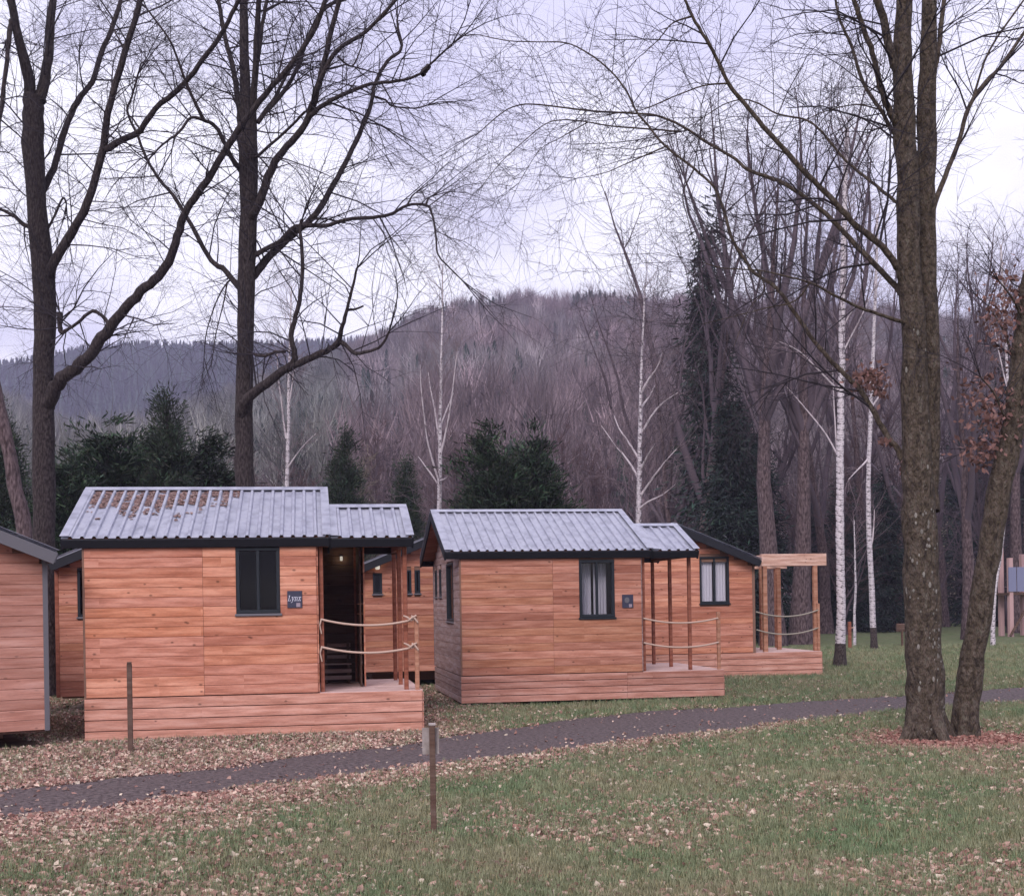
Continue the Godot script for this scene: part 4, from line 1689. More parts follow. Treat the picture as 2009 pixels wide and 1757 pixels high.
func pergola_deck(c: Node3D) -> void:
	# local frame of a gable cabin: the gable runs along -z, the side that carries the deck faces +z
	var rng := RandomNumberGenerator.new()
	rng.seed = 15
	var DH := 0.556
	var w := 1.62
	var len := 2.7
	var xg := Transform3D(Basis(Vector3(0, 1, 0), -PI / 2), Vector3(-0.03, 0, -3.86))
	plank_wall(c, Transform3D(xg.basis, Vector3(-0.03, 0, -3.86)), 3.86 + w, 0.0, DH, 0.0, [], [2.9], M.pink, rng, DH / 4.0, 0.010, "skirting_board")
	plank_wall(c, Transform3D(Basis(), Vector3(-0.02, 0, w)), len, 0.0, DH - 0.02, 0.0, [], [], M.mauve, rng, DH / 4.0, 0.010, "skirting_board")
	var u := MB.new()
	u.box(Vector3(-0.02, 0.02, 0.03), Vector3(len, DH - 0.03, w - 0.003))
	part(c, "deck_frame", u.mesh(), M.core)
	var y := 0.0
	while y < len:
		part(c, "deck_board", plank_mesh(w - 0.03, 0.128, 0.026), M.deck[rng.randi() % 3], Transform3D(Basis(Vector3(0, 0, -1), Vector3(1, 0, 0), Vector3(0, 1, 0)), Vector3(y - 0.02, DH - 0.028, w - 0.002)))
		y += 0.135
	# a dark opening beside the corner of the cabin wall
	var k := MB.new()
	k.beam(Vector3(0.06, DH, 0.03), Vector3(0.95, 2.40, 0.05), 0.004)
	part(c, "side_door", k.mesh(), M.slate)
	# pergola
	var top := 2.83
	for q in [[0.12, 0.32], [0.12, w - 0.07], [1.35, 0.32 + 0.40], [1.35, w - 0.10 - 0.38], [2.5, 0.32], [2.5, w - 0.07]]:
		var s := MB.new()
		s.beam(Vector3(q[0] - 0.05, DH, q[1] - 0.05), Vector3(q[0] + 0.05, top - 0.30, q[1] + 0.05), 0.008)
		part(c, "pergola_post", s.mesh(), M.post_pale)
	for xx in [0.07, 2.45]:
		var s := MB.new()
		s.beam(Vector3(xx, top - 0.30, 0.24), Vector3(xx + 0.11, top - 0.02, w + 0.20), 0.008)
		part(c, "pergola_beam", s.mesh(), M.beam)
	for k2 in 5:
		var s := MB.new()
		var z := 0.28 + k2 * 0.355
		s.beam(Vector3(0.182, top - 0.16, z), Vector3(2.448, top - 0.04, z + 0.07), 0.006)
		part(c, "pergola_rafter", s.mesh(), M.beam)
	var rp := MB.new()
	rp.beam(Vector3(0.02, DH, w - 0.06), Vector3(0.08, DH + 1.10, w), 0.008)
	part(c, "rail_post", rp.mesh(), M.post_pale)
	for h in [0.93, 0.52]:
		rope_between(c, Vector3(0.0, DH + h, 0.06), Vector3(0.03, DH + h + 0.02, w - 0.03), 0.13, M.rope_old, false)


func make_trees() -> void:
	traced_tree({"called": "bare_tree", "label": "tall bare tree with crossing limb rising between two cabins", "seed": 201, "d": 25.5, "base": 84, "kids": 5, "bark": M.bark, "twig_mat": M.bark_twig, "group": "tall bare trees behind the cabins", "clear": 8.0, "rate": 4.4, "limbs": [
		{"p": [84, 1350, 85, 1100, 85, 900, 85, 700, 87, 560, 70, 400, 64, 250, 66, 190], "w": [50, 44, 42, 40, 42, 38, 42, 40], "trunk": true, "foot": true},
		{"p": [62, 200, 45, 110, 20, 0, 5, -90, -20, -200], "w": [30, 12], "z": -1.2},
		{"p": [78, 200, 88, 150, 97, 80, 103, 0, 112, -120, 130, -240], "w": [30, 12], "z": 1.0},
		{"p": [98, 545, 104, 522, 140, 455, 171, 398, 203, 287, 211, 223, 247, 100, 275, 0, 300, -120], "w": [27, 12], "z": -1.6},
		{"p": [72, 400, 80, 382, 104, 331, 127, 255, 151, 199, 179, 163, 199, 104, 223, 44, 239, -12, 262, -110], "w": [20, 9], "z": 1.8},
		{"p": [90, 800, 101, 772, 115, 747, 146, 723, 178, 695, 206, 653, 237, 615, 275, 573, 310, 542, 336, 502, 351, 450, 366, 410, 398, 366, 438, 299, 478, 239, 520, 185, 575, 120, 620, 50, 650, -40], "w": [38, 10], "z": -2.6},
		{"p": [207, 292, 239, 275, 275, 255, 303, 215, 358, 167, 398, 115, 430, 72, 462, 12, 485, -50], "w": [17, 9], "z": -1.4},
		{"p": [60, 445, 45, 440, 28, 425, 0, 410, -40, 396, -80, 370], "w": [12, 5], "z": 0.6},
		{"p": [82, 470, 90, 454, 108, 420, 123, 388, 130, 400], "w": [8, 4], "z": 0.3},
		{"p": [215, 640, 209, 629, 195, 615, 178, 611, 153, 632, 130, 648], "w": [10, 7], "z": 0.4},
		{"p": [133, 645, 121, 652, 117, 640, 116, 612], "w": [7, 13], "z": 0.1},
		{"p": [22, 40, 17, 80, 8, 160, -2, 240, -12, 300], "w": [13, 8], "z": -0.8},
		{"p": [275, 255, 262, 235, 250, 215, 268, 160, 276, 125, 295, 118], "w": [5, 2], "z": 0.5},
		{"p": [247, 100, 232, 75, 215, 45, 195, 15], "w": [5, 2], "z": 0.6},
	]})
	traced_tree({"called": "bare_tree", "label": "tall bare tree with low gnarled bough behind the leafy-roofed cabin", "seed": 202, "d": 24.2, "base": 478, "bark": M.bark, "twig_mat": M.bark_twig, "group": "tall bare trees behind the cabins", "clear": 7.5, "rate": 4.6, "limbs": [
		{"p": [478, 1350, 479, 1100, 479, 950, 478, 800, 480, 700, 482, 560, 486, 420, 486, 300, 484, 220], "w": [46, 40, 37, 35, 32, 34, 34, 38, 38], "trunk": true, "foot": true},
		{"p": [472, 240, 466, 190, 458, 135, 442, 80, 428, 0, 415, -90], "w": [17, 8], "z": 1.4},
		{"p": [482, 235, 480, 120, 477, 0, 478, -150], "w": [24, 14], "z": 0.4, "trunk": true},
		{"p": [494, 240, 500, 150, 504, 60, 508, -40, 515, -160], "w": [19, 10], "z": -0.9},
		{"p": [500, 160, 511, 70, 525, -10, 545, -100], "w": [12, 7], "z": 0.7},
		{"p": [492, 430, 503, 410, 526, 347, 546, 307, 582, 267, 610, 223, 622, 179, 641, 100, 665, 0, 690, -110], "w": [24, 10], "z": -1.8},
		{"p": [600, 239, 612, 205, 624, 167, 660, 100, 720, 60, 775, 0, 815, -60], "w": [15, 7], "z": -1.2},
		{"p": [608, 228, 625, 212, 660, 191, 716, 167, 740, 163, 791, 157, 823, 145, 839, 131, 863, 108, 887, 86], "w": [13, 4], "z": -0.9},
		{"p": [828, 145, 836, 136, 842, 128], "w": [15, 12], "z": 0.05, "twigs": false},
		{"p": [486, 552, 498, 538, 530, 502, 574, 458, 610, 430, 645, 378, 677, 319, 704, 263, 727, 207, 736, 163, 760, 120, 787, 96, 782, 62, 779, 38], "w": [24, 5], "z": 1.9},
		{"p": [552, 474, 575, 448, 600, 442, 640, 442, 680, 430, 731, 426, 771, 418, 799, 402, 835, 402, 847, 418, 855, 458, 859, 498, 879, 522, 907, 550], "w": [14, 3], "z": -1.0},
		{"p": [835, 402, 840, 390, 846, 385], "w": [6, 3], "z": 0.1},
		{"p": [799, 402, 808, 385, 815, 378], "w": [5, 3], "z": 0.1},
		{"p": [480, 822, 474, 803, 488, 779, 523, 751, 557, 726, 599, 706, 641, 688, 662, 671, 670, 645, 679, 615, 690, 570, 700, 526], "w": [34, 5], "z": -1.6},
		{"p": [656, 680, 671, 671, 695, 692, 720, 690, 748, 678, 763, 650], "w": [14, 5], "z": -0.4},
		{"p": [681, 608, 697, 606, 713, 600], "w": [7, 4], "z": 0.1, "twigs": false},
		{"p": [550, 732, 572, 712, 578, 695, 571, 657, 580, 620, 589, 578, 594, 518, 589, 455, 592, 430], "w": [18, 7], "z": -0.6},
		{"p": [560, 690, 540, 690, 520, 698, 500, 695], "w": [6, 7], "z": 0.2},
		{"p": [478, 575, 462, 556, 442, 530, 414, 510, 382, 454, 359, 414, 339, 382, 315, 355, 287, 311, 267, 259, 249, 219, 258, 190, 272, 140], "w": [17, 4], "z": 1.6},
		{"p": [474, 335, 458, 315, 442, 283, 422, 247, 398, 235, 374, 231, 351, 259, 319, 283, 303, 299], "w": [15, 4], "z": -1.1},
		{"p": [400, 236, 385, 205, 367, 167, 347, 112, 331, 76, 287, 16], "w": [10, 4], "z": -0.8},
		{"p": [455, 545, 440, 562, 424, 592, 405, 650, 400, 700], "w": [5, 2], "z": 0.2},
		{"p": [446, 552, 437, 600, 424, 650, 418, 692], "w": [4, 2], "z": -0.2},
		{"p": [500, 310, 506, 305, 558, 259, 598, 219], "w": [8, 6], "z": -0.9},
		{"p": [736, 190, 756, 196, 770, 208, 812, 212, 838, 206], "w": [6, 3], "z": 0.3},
		{"p": [500, 500, 540, 478, 560, 465], "w": [12, 9], "z": 0.4},
		{"p": [662, 110, 690, 130, 708, 95], "w": [6, 3], "z": 0.4},
		{"p": [505, 240, 540, 190, 560, 150, 575, 130], "w": [12, 5], "z": 0.8},
		{"p": [520, 220, 570, 160, 610, 60, 640, 15, 700, -10], "w": [11, 7], "z": 1.0},
	]})
	var rt := traced_tree({"called": "lichened_tree", "label": "large twin-stemmed tree with lichened bark on a patch of red leaves", "seed": 203, "d": 15.45, "base": 1818, "flare": 0.16, "bark": M.bark_oak, "twig_mat": M.bark_twig, "clear": 7.0, "rate": 3.7, "twig": 0.92, "kids": 5, "lift": 0.0, "limbs": [
		{"p": [1818, 1456, 1818, 1380, 1812, 1250, 1806, 1080, 1800, 930, 1795, 700, 1785, 560, 1783, 400, 1775, 239, 1772, 100, 1775, -60, 1778, -200], "w": [84, 76, 70, 68, 62, 48, 44, 43, 43, 36, 28, 22], "trunk": true, "foot": true},
		{"p": [1818, 1000, 1822, 900, 1827, 700, 1822, 560, 1819, 400, 1819, 239, 1822, 100, 1826, -60, 1835, -200], "w": [50, 44, 32, 32, 34, 37, 32, 27, 20], "trunk": true, "at": 0.16},
		{"p": [1782, 575, 1768, 545, 1756, 514, 1720, 474, 1672, 434, 1628, 386, 1585, 343, 1537, 291, 1497, 247, 1457, 199, 1429, 163, 1409, 120, 1385, 76, 1358, 32, 1344, 0, 1320, -50], "w": [20, 6], "z": -1.2},
		{"p": [1784, 600, 1766, 574, 1728, 530, 1680, 482, 1632, 430, 1589, 394, 1545, 363, 1505, 347, 1465, 331, 1441, 311, 1381, 275, 1338, 247, 1290, 227, 1250, 223, 1154, 217, 1058, 205, 1014, 207, 980, 225, 940, 260], "w": [17, 2], "z": 1.3},
		{"p": [1775, 405, 1756, 394, 1708, 355, 1660, 315, 1613, 259, 1581, 235, 1525, 223, 1489, 203, 1457, 195, 1420, 205, 1380, 230], "w": [10, 2], "z": 0.9},
		{"p": [1785, 634, 1768, 630, 1724, 616, 1676, 598, 1628, 574, 1589, 554, 1545, 542, 1489, 530, 1421, 526, 1380, 515], "w": [12, 2], "z": -0.8},
		{"p": [1795, 950, 1774, 910, 1761, 880, 1740, 854, 1710, 799, 1684, 760, 1658, 735, 1624, 700, 1590, 658, 1552, 602, 1522, 564, 1479, 534, 1465, 514, 1437, 470, 1421, 414, 1401, 367, 1362, 331, 1302, 283, 1273, 247, 1249, 219, 1229, 179, 1198, 139, 1154, 104, 1110, 84, 1058, 82, 998, 80, 939, 68], "w": [17, 2], "z": 1.0},
		{"p": [1335, 258, 1300, 255, 1198, 247, 1154, 239, 1106, 235, 1070, 243, 1030, 275, 982, 319, 947, 363], "w": [5, 1.5], "z": -0.6},
		{"p": [1154, 239, 1098, 271, 1058, 295, 1018, 359], "w": [3, 1.2], "z": 0.4},
		{"p": [1310, 285, 1233, 319, 1186, 339, 1130, 350], "w": [4, 1.2], "z": -0.4},
		{"p": [1765, 250, 1748, 223, 1728, 171, 1712, 104, 1696, 60, 1676, 0, 1650, -70], "w": [18, 10], "z": -0.5},
		{"p": [1768, 280, 1750, 255, 1728, 215, 1692, 159, 1672, 92, 1648, 40, 1640, 0, 1630, -60], "w": [12, 5], "z": 0.6},
		{"p": [1768, 160, 1750, 110, 1736, 48, 1718, -10, 1700, -80], "w": [24, 15], "z": -0.3},
		{"p": [1826, 440, 1836, 398, 1860, 331, 1883, 275, 1903, 207, 1935, 159, 1967, 127, 2009, 64, 2050, 10], "w": [15, 7], "z": 0.7},
		{"p": [1898, 225, 1910, 190, 1943, 96, 2009, 0, 2040, -50], "w": [7, 4], "z": 0.3},
		{"p": [1832, 150, 1844, 80, 1852, 0, 1862, -80], "w": [14, 9], "z": 0.2},
		{"p": [1728, 215, 1680, 205, 1620, 218, 1580, 236], "w": [4, 2], "z": 0.3},
		{"p": [1489, 530, 1500, 570, 1470, 605, 1440, 680], "w": [4, 1.5], "z": 0.3},
		{"p": [1589, 554, 1560, 590, 1500, 605, 1440, 620, 1380, 635], "w": [5, 1.5], "z": 0.5},
		{"p": [1429, 163, 1380, 168, 1320, 190, 1260, 215, 1210, 222], "w": [5, 1.5], "z": -0.3},
		{"p": [1358, 32, 1320, 45, 1290, 80, 1250, 115], "w": [5, 1.5], "z": 0.4},
		{"p": [1362, 331, 1340, 380, 1350, 430, 1365, 490], "w": [4, 1.5], "z": 0.3},
	]})
	var rt_line := trunk_line.duplicate()
	# flared roots
	for q in [[-0.30, 0.14, 0.30], [0.10, 0.36, 0.30], [0.32, -0.1, 0.26]]:
		var m := MB.new()
		m.tube(PackedVector3Array([Vector3(q[0] * 0.35, 0.55, q[1] * 0.35), Vector3(q[0] * 0.62, 0.24, q[1] * 0.62), Vector3(q[0] * 1.0, 0.04, q[1] * 1.0), Vector3(q[0] * 1.5, -0.08, q[1] * 1.5)]), PackedFloat32Array([0.06, 0.09, 0.07, 0.03]), 7, true)
		part(rt, "root", m.mesh(), M.bark_oak)
	var ot := traced_tree({"called": "leaning_oak", "label": "leaning oak with clinging brown leaves beside the twin-stemmed tree", "seed": 204, "d": 15.75, "base": 1893, "flare": 0.16, "bark": M.bark_oak, "twig_mat": M.bark_twig, "clear": 3.6, "rate": 1.6, "twig": 0.7, "lift": 0.0, "limbs": [
		{"p": [1893, 1450, 1900, 1350, 1915, 1250, 1942, 1085, 1965, 940, 1988, 840, 2002, 740, 2016, 600, 2040, 450, 2060, 280], "w": [56, 50, 45, 44, 46, 44, 42, 38, 32, 22], "trunk": true, "foot": true},
		{"p": [1985, 850, 1968, 810, 1950, 770, 1925, 740], "w": [8, 3], "z": -0.5},
		{"p": [2004, 730, 1985, 690, 1965, 640, 1940, 600], "w": [9, 3], "z": 0.5},
		{"p": [1975, 900, 1945, 880, 1915, 880], "w": [7, 3], "z": 0.3},
		{"p": [2012, 640, 1990, 590, 1960, 550], "w": [8, 3], "z": -0.4},
	]})
	oak_leaves(ot, [[1940, 780, 64, 64, 330], [1925, 880, 42, 38, 240], [1965, 830, 44, 54, 170], [1970, 640, 44, 64, 210], [1985, 570, 45, 44, 150], [1945, 610, 28, 34, 80]], 15.75)
	oak_leaves(rt, [[1708, 738, 32, 26, 260], [1725, 770, 14, 14, 40], [1738, 862, 16, 10, 40], [1775, 915, 8, 18, 30]], 15.7)
	traced_tree({"called": "bare_tree", "label": "brown leaning trunk beside the pinkish cabin roof", "seed": 205, "d": 31.0, "base": 62, "bark": M.bark_mauve, "twig_mat": M.twig_mauve, "group": "tall bare trees behind the cabins", "clear": 7.0, "rate": 1.2, "limbs": [
		{"p": [62, 1330, 48, 1050, 28, 950, 5, 830, -25, 700, -60, 540, -80, 350], "w": [32, 29, 27, 25, 22, 16, 10], "trunk": true, "foot": true},
	]})
	# birches
	birch({"seed": 301, "label": "forked slim birch behind the leafy-roofed cabin", "d": 44.0, "base": 562, "w": 11.0, "p": [562, 1050, 563, 930, 566, 830, 566, 760, 568, 700, 570, 620, 572, 560], "limbs": [[561, 860, 553, 800, 546, 740, 543, 690], [567, 790, 575, 740, 580, 690], [563, 920, 590, 880, 620, 850]]})
	birch({"seed": 302, "label": "white birch with forked stems rising between the two metal roofs", "d": 42.0, "base": 861, "w": 13.0, "p": [861, 1100, 861, 1010, 863, 930, 863, 850, 865, 760, 866, 690, 868, 600, 868, 520], "limbs": [[860, 940, 842, 880, 832, 820, 826, 760, 824, 715], [862, 860, 852, 800, 844, 760, 840, 730], [863, 900, 876, 840, 886, 780, 893, 720, 898, 680], [860, 950, 835, 915, 820, 895], [864, 835, 878, 800, 890, 770], [861, 945, 875, 938, 880, 930]]})
	birch({"seed": 303, "label": "white birch with wide bare side branches behind the clean metal roof", "d": 38.0, "base": 1252, "w": 15.0, "p": [1252, 1120, 1253, 1020, 1255, 930, 1256, 840, 1258, 760, 1260, 690, 1263, 620, 1265, 560], "limbs": [[1253, 1000, 1270, 985, 1300, 970, 1325, 950], [1254, 975, 1275, 945, 1305, 905, 1328, 880], [1255, 925, 1270, 895, 1285, 870], [1256, 855, 1275, 820, 1300, 790, 1330, 770], [1258, 770, 1275, 740, 1290, 720, 1300, 690], [1254, 900, 1235, 870, 1215, 840, 1205, 815], [1254, 940, 1230, 900, 1205, 870, 1180, 835], [1257, 800, 1275, 775, 1285, 755]]})
	birch({"seed": 304, "label": "thick white birch standing on the grass beside the pergola", "d": 32.4, "base": 1648, "w": 19.0, "w1": 9.0, "p": [1650, 1220, 1649, 1100, 1648, 1000, 1648, 900, 1650, 800, 1652, 700, 1653, 600, 1655, 500, 1658, 380, 1662, 250], "limbs": [[1648, 950, 1640, 850, 1636, 780, 1634, 720], [1650, 700, 1670, 660, 1700, 600, 1722, 545], [1652, 650, 1665, 620, 1680, 600], [1648, 900, 1620, 850, 1580, 800, 1545, 760], [1650, 770, 1610, 730, 1570, 690, 1530, 670]], "twigs_from": 7.0})
	birch({"seed": 305, "label": "slim curved white birch behind the thick birch", "d": 43.0, "base": 1716, "w": 13.0, "w1": 5.0, "p": [1714, 1240, 1711, 1150, 1705, 1050, 1704, 950, 1707, 850, 1711, 750, 1715, 650, 1719, 540, 1722, 420], "limbs": [[1704, 900, 1685, 920, 1665, 940], [1706, 1090, 1714, 1040, 1716, 1000], [1710, 800, 1730, 770, 1745, 745]], "twigs_from": 7.0})
	birch({"seed": 306, "label": "white birch leaning behind the oak trunk near the play tower", "d": 44.0, "base": 1949, "w": 9.0, "w1": 4.0, "p": [1949, 1230, 1952, 1160, 1962, 1100, 1969, 1040, 1974, 980, 1978, 880, 1977, 740, 1971, 620, 1964, 480], "limbs": [[1977, 760, 1960, 690, 1952, 640]], "twigs_from": 7.0, "foot": false})
	birch({"seed": 307, "label": "young birch sapling tied beside the thick birch", "d": 46.0, "base": 1677, "w": 6.0, "w1": 2.0, "p": [1677, 1200, 1679, 1150, 1678, 1100, 1677, 1060, 1676, 1020], "limbs": [], "twigs_from": 2.5, "rate": 1, "foot": false})
	# tall bare trees farther back
	var vase := [
		grow_bare(401, 21.0, 0.40, {"branches": 26, "leaders": 4, "first": 0.35, "up": 1.9, "reach": 0.26, "rise": 0.14, "density": 2, "kids": 5, "twig_r": 0.013}),
		grow_bare(402, 23.0, 0.46, {"branches": 30, "leaders": 5, "first": 0.40, "up": 2.2, "reach": 0.24, "rise": 0.16, "density": 2, "kids": 5, "twig_r": 0.013}),
		grow_bare(403, 18.0, 0.24, {"branches": 24, "leaders": 3, "first": 0.28, "up": 1.4, "reach": 0.30, "rise": 0.10, "density": 2, "kids": 5, "twig_r": 0.013}),
	]
	var mm := [M.bark_mauve, M.twig_mauve, M.twig_mauve]
	var tall := [
		[1383, 55.0, 0, 0.95, "grey tall bare tree rising before the tall fir"],
		[1518, 48.0, 1, 0.96, "stout mauve trunk behind the pergola, nearer the cabin wall"],
		[1572, 49.5, 1, 0.93, "stout mauve trunk behind the pergola, nearer the thick birch"],
		[1905, 52.0, 0, 0.80, "tall bare tree showing between oak and twin-stemmed tree"],
		[1995, 60.0, 1, 0.85, "tall bare tree behind the play tower"],
	]
	for q in tall:
		put_bare("bare_tree", q[4], "tall bare trees behind the cabins", vase[q[2]], mm, stand(q[0], q[1]), q[0] * 0.37, q[3])
	var slim := [
		[1288, 62.0, 0, 0.78, "slender bare tree behind the birch with wide side branches"], [1330, 58.0, 2, 0.95, "slender bare tree between wide-branched birch and tall fir"],
		[1450, 66.0, 2, 1.0, "slender bare tree behind the dark gable roof"], [1490, 62.0, 0, 0.9, "slender bare tree close behind the stout mauve trunks"],
		[1620, 64.0, 0, 0.9, "slender bare tree between stout trunks and thick birch"], [1690, 72.0, 1, 0.95, "slender bare tree between thick birch and curved birch"],
		[1760, 66.0, 2, 1.1, "slender bare tree close behind the twin-stemmed tree"], [1850, 74.0, 0, 0.9, "slender bare tree rising beyond the twin stems"],
		[1940, 70.0, 2, 0.95, "slender bare tree behind the leaning oak"], [2060, 60.0, 0, 0.9, "slender bare tree beyond the play tower"],
		[1220, 78.0, 2, 0.72, "low slender bare tree on the hill foot beside the wide-branched birch"], [700, 76.0, 2, 0.55, "low slender bare tree behind the pale willow bush"],
	]
	for q in slim:
		put_bare("slender_bare_tree", q[4], "slender bare trees at the hill foot", vase[q[2]], mm, stand(q[0], q[1]), q[0] * 0.71, q[3])
	# low twiggy growth at the foot of the hill
	var bush := [
		grow_bare(411, 7.0, 0.08, {"branches": 22, "first": 0.05, "up": 1.8, "reach": 0.5, "rise": 0.10, "density": 2, "kids": 7, "twig_r": 0.014, "wander": 0.12}),
		grow_bare(412, 9.0, 0.10, {"branches": 22, "first": 0.10, "up": 2.2, "reach": 0.42, "rise": 0.12, "density": 2, "kids": 7, "twig_r": 0.014, "wander": 0.10}),
	]
	var rng := RandomNumberGenerator.new()
	rng.seed = 420
	var px := 470.0
	while px < 2040.0:
		var q := rng.randf_range(60.0, 80.0)
		var v := rng.randi() % 2
		var reddish := rng.randf() < 0.6
		put_bare("twiggy_shrub", ("reddish" if reddish else "mauve") + " twiggy shrub at the foot of the wooded hill", ("reddish" if reddish else "mauve") + " shrubs at the hill foot", bush[v], [M.twig_mauve, M.twig_mauve, M.twig_red if reddish else M.twig_mauve], stand(px, q), rng.randf() * TAU, rng.randf_range(0.8, 1.5))
		px += rng.randf_range(26.0, 52.0)
		if px > 1850.0 and px < 1930.0:
			px = 1932.0
	put_bare("pale_willow", "pale yellowish twiggy bush beside the pointed fir", "", bush[1], [M.twig_pale, M.twig_pale, M.twig_pale], stand(728, 47.0), 0.4, 0.78)
	# evergreens
	var thuja := [
		grow_evergreen(501, 7.6, 2.0, {"boughs": 420, "round": true, "droop": 0.7, "spray_up": 1.1, "leaf": 0.17, "slim": 0.085, "sprays": 84, "col": Color(0.030, 0.044, 0.027)}),
		grow_evergreen(502, 6.8, 2.2, {"boughs": 420, "round": true, "droop": 0.6, "spray_up": 1.0, "leaf": 0.17, "slim": 0.085, "sprays": 84, "col": Color(0.028, 0.042, 0.027)}),
	]
	var cyp := grow_evergreen(503, 8.0, 3.2, {"boughs": 420, "shape": 0.62, "droop": 0.25, "spray_up": 0.7, "leaf": 0.17, "slim": 0.085, "sprays": 84, "fluff": 1.5, "col": Color(0.030, 0.041, 0.028)})
	var fir := grow_evergreen(504, 20.0, 5.4, {"boughs": 400, "shape": 0.85, "droop": -0.35, "spray_up": -0.5, "leaf": 0.42, "sprays": 30, "col": Color(0.030, 0.040, 0.036), "fluff": 2.6, "slim": 0.10})
	var fir2 := grow_evergreen(505, 11.0, 5.0, {"boughs": 420, "shape": 0.7, "droop": -0.2, "spray_up": -0.2, "leaf": 0.34, "sprays": 44, "col": Color(0.022, 0.031, 0.028), "fluff": 2.2, "slim": 0.09})
	put_evergreen("thuja_tree", "taller of two dense green columns behind the clean metal roof", "", thuja[0], stand(972, 40.0), 0.0, Vector3(1.6, 0.95, 1.6))
	put_evergreen("thuja_tree", "shorter of two dense green columns behind the clean metal roof", "", thuja[1], stand(1052, 40.5), 1.0, Vector3(1.55, 0.98, 1.55))
	put_evergreen("cypress_tree", "spiky-topped dark cypress behind the leafy-roofed cabin", "", cyp, stand(335, 36.0), 0.3, Vector3(1.05, 1.02, 1.05))
	put_evergreen("cypress_tree", "broad dark cypress between spiky cypress and tall bare tree", "", cyp, stand(410, 38.0), 2.1, Vector3(1.7, 0.90, 1.7))
	put_evergreen("cypress_tree", "rounded dark cypress beside the spiky cypress", "", thuja[1], stand(225, 37.0), 2.9, Vector3(1.9, 0.97, 1.9))
	put_evergreen("cypress_tree", "low dark cypress behind the shaded cabin", "", thuja[1], stand(140, 34.0), 4.0, Vector3(1.4, 0.80, 1.4))
	put_evergreen("cypress_tree", "dark cypress behind the brown leaning trunk", "", cyp, stand(8, 35.0), 5.0, Vector3(0.85, 0.98, 0.85))
	put_evergreen("cypress_tree", "wide dark cypress filling the gap behind the cabin corner", "", cyp, stand(285, 41.0), 5.5, Vector3(1.2, 0.72, 1.2))
	put_evergreen("cypress_tree", "low ragged cypress just beside the tall tree with gnarled bough", "", cyp, stand(505, 42.0), 0.9, Vector3(1.1, 0.70, 1.1))
	put_evergreen("cypress_tree", "broad low cypress between rounded and spiky cypresses", "", thuja[0], stand(285, 38.5), 1.9, Vector3(1.9, 0.92, 1.9))
	put_evergreen("fir_tree", "small pointed fir beside the pale willow bush", "", cyp, stand(682, 46.0), 1.7, Vector3(0.95, 1.05, 0.95))
	put_evergreen("fir_tree", "small dim fir behind the forked white birch", "", cyp, stand(800, 50.0), 3.3, Vector3(0.9, 0.98, 0.9))
	put_evergreen("fir_tree", "low dark fir behind the slim forked birch", "", thuja[0], stand(620, 44.0), 3.3, Vector3(1.2, 0.72, 1.2))
	put_evergreen("fir_tree", "tall dark fir rising above the pergola cabin", "", fir, stand(1402, 58.0), 0.0)
	var edge := [
		[1440, 52.0, 0.95, "dark drooping fir behind the gable with white curtains"], [1485, 58.0, 0.9, "dark drooping fir between gable and stout mauve trunks"],
		[1600, 74.0, 0.7, "dark drooping fir glimpsed through the pergola"], [1660, 70.0, 0.8, "dark drooping fir behind the thick birch"],
		[1735, 66.0, 0.75, "dark drooping fir behind the slim curved birch"], [1775, 80.0, 0.8, "dark drooping fir just behind the twin-stemmed tree"],
		[1990, 76.0, 1.5, "tall dark fir behind the play tower"], [1885, 86.0, 1.2, "tall dark fir seen between twin stems and oak"],
	]
	for q in edge:
		put_evergreen("dark_fir", q[3], "dark firs at the edge of the lawn", fir2, stand(q[0], q[1]), q[0] * 0.13, Vector3(q[2], q[2], q[2]))
	# flakes of lichen on the twin-stemmed tree
	var lr := RandomNumberGenerator.new()
	lr.seed = 611
	var fl := MB.new()
	fl.tinted = true
	var tq: PackedVector3Array = rt_line[0]
	var ts: PackedFloat32Array = rt_line[1]
	for k in 110:
		var hy := 0.12 + 2.7 * pow(lr.randf(), 1.4) if lr.randf() < 0.85 else lr.randf_range(2.0, 5.5)
		var seg := 0
		for e in tq.size() - 1:
			if tq[e + 1].y > hy:
				seg = e
				break
		var f := clampf((hy - tq[seg].y) / maxf(tq[seg + 1].y - tq[seg].y, 0.001), 0.0, 1.0)
		var th := clampf(0.35 + lr.randfn() * 0.65 + 0.5 * sin(hy * 2.3), -1.5, 1.5)
		var nrm := Vector3(sin(th), 0, cos(th))
		var pp := tq[seg].lerp(tq[seg + 1], f) + nrm * (lerpf(ts[seg], ts[seg + 1], f) * 0.985 + 0.003)
		var ux := Vector3(0, 1, 0).cross(nrm).normalized()
		var sz := lr.randf_range(0.006, 0.020)
		var tall_ := lr.randf_range(1.0, 2.2)
		var g := lr.randf_range(0.7, 1.2)
		fl.tint = Color(0.19 * g, 0.175 * g, 0.155 * g)
		for e in 6:
			var a0 := TAU * e / 6.0
			var a1 := TAU * (e + 1) / 6.0
			fl.tri(pp + nrm * 0.004, pp + (ux * cos(a1) + Vector3(0, tall_, 0) * sin(a1)) * sz, pp + (ux * cos(a0) + Vector3(0, tall_, 0) * sin(a0)) * sz)
	part(rt, "lichen", fl.mesh(), M.tint).set_meta("kind", "stuff")


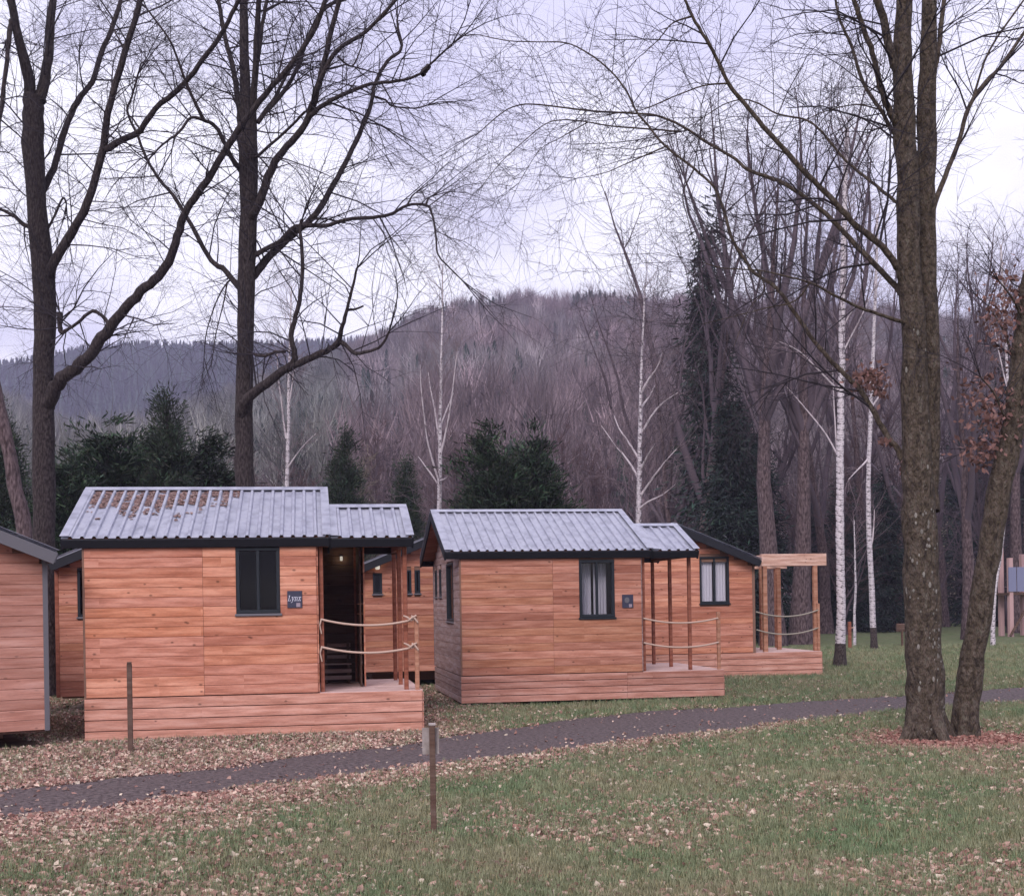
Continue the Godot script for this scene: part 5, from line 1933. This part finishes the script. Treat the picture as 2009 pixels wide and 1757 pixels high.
func oak_leaves(tree: Node3D, spots: Array, d: float) -> void:
	var rng := RandomNumberGenerator.new()
	rng.seed = 601 + spots.size()
	var m := MB.new()
	m.tinted = true
	for s in spots:
		for k in s[4]:
			var p := at(s[0] + rng.randfn() * s[2] * 0.5, s[1] + rng.randfn() * s[3] * 0.5, d + rng.randfn() * 0.22) - tree.position
			var dir := Vector3(rng.randfn(), rng.randfn() - 0.8, rng.randfn()).normalized()
			var side := dir.cross(Vector3(rng.randfn(), rng.randfn(), rng.randfn())).normalized()
			var l := rng.randf_range(0.05, 0.10)
			var g := rng.randf_range(0.6, 1.3)
			m.tint = Color(0.175 * g, 0.092 * g, 0.080 * g)
			m.quad(p, p + dir * l * 0.5 + side * l * 0.28, p + dir * l, p + dir * l * 0.55 - side * l * 0.28)
	part(tree, "clinging_leaves", m.mesh(), M.leaf).set_meta("kind", "stuff")


func make_small() -> void:
	# sign post in the grass
	var p := floor_at(851, 1640)
	var s := thing("sign_post", "slim wooden post with pale plate standing in the grass", "post", p, 0.1)
	var m := MB.new()
	m.beam(Vector3(-0.022, -0.1, -0.022), Vector3(0.022, 0.84, 0.022), 0.005)
	part(s, "post", m.mesh(), M.stake)
	m = MB.new()
	m.beam(Vector3(-0.075, 0.62, -0.040), Vector3(0.052, 0.82, -0.024), 0.003)
	part(s, "plate", m.mesh(), M.plate)
	m = MB.new()
	m.beam(Vector3(-0.026, 0.84, -0.026), Vector3(0.026, 0.858, 0.026), 0.004)
	part(s, "cap", m.mesh(), M.plate)
	p = floor_at(256, 1480)
	s = thing("stake", "thin dark stake standing before the orange cabin wall", "post", p, 0.2)
	m = MB.new()
	m.beam(Vector3(-0.03, -0.1, -0.025), Vector3(0.03, 1.10, 0.025), 0.006)
	part(s, "pole", m.mesh(), M.stake)
	m = MB.new()
	m.beam(Vector3(-0.026, 1.10, -0.022), Vector3(0.026, 1.125, 0.022), 0.008)
	part(s, "top", m.mesh(), M.stake)
	p = stand(1668, 44.0)
	s = thing("stake", "reddish stake tied beside the young birch sapling", "post", p, 0.2)
	m = MB.new()
	m.beam(Vector3(-0.05, -0.1, -0.05), Vector3(0.05, 0.95, 0.05), 0.01)
	part(s, "pole", m.mesh(), M.post)
	m = MB.new()
	m.beam(Vector3(-0.04, 0.72, -0.058), Vector3(0.20, 0.76, -0.051), 0.003)
	part(s, "tie", m.mesh(), M.rope)
	p = stand(1771, 45.0)
	s = thing("stake", "short stake with brown tuft by the twin-stemmed tree", "post", p, 0.2)
	m = MB.new()
	m.beam(Vector3(-0.035, -0.1, -0.035), Vector3(0.035, 0.75, 0.035), 0.008)
	part(s, "pole", m.mesh(), M.stake)
	m = MB.new()
	m.beam(Vector3(-0.22, 0.55, -0.04), Vector3(0.18, 0.85, 0.03), 0.05)
	part(s, "tuft", m.mesh(), M.stake)
	# play tower at the far side of the lawn
	p = stand(1993, 55.0)
	s = thing("play_tower", "wooden play tower with blue-grey panel on the far lawn", "play tower", p, 0.25)
	for q in [[-0.55, 0.45, 3.4], [0.35, 0.45, 5.0], [-0.15, -0.75, 4.7], [0.95, -0.75, 3.6], [0.95, 0.45, 3.6]]:
		m = MB.new()
		m.beam(Vector3(q[0] - 0.10, -0.1, q[1] - 0.1), Vector3(q[0] + 0.10, q[2], q[1] + 0.1), 0.02)
		part(s, "post", m.mesh(), M.pinkpost)
	for k in 4:
		m = MB.new()
		m.beam(Vector3(-0.72 + k * 0.42, 1.95, 0.56), Vector3(-0.34 + k * 0.42, 3.0, 0.60), 0.008)
		part(s, "panel", m.mesh(), M.blue)
	m = MB.new()
	m.beam(Vector3(-0.70, 1.80, -0.85), Vector3(1.1, 1.90, 0.54), 0.01)
	part(s, "platform", m.mesh(), M.stake)
	m = MB.new()
	m.beam(Vector3(0, -0.05, -0.05), Vector3(0.08, 2.0, 0.05), 0.01, Transform3D(Basis(Vector3(0, 0, 1), -0.6), Vector3(-0.75, 0.1, 0.68)))
	part(s, "brace", m.mesh(), M.stake)
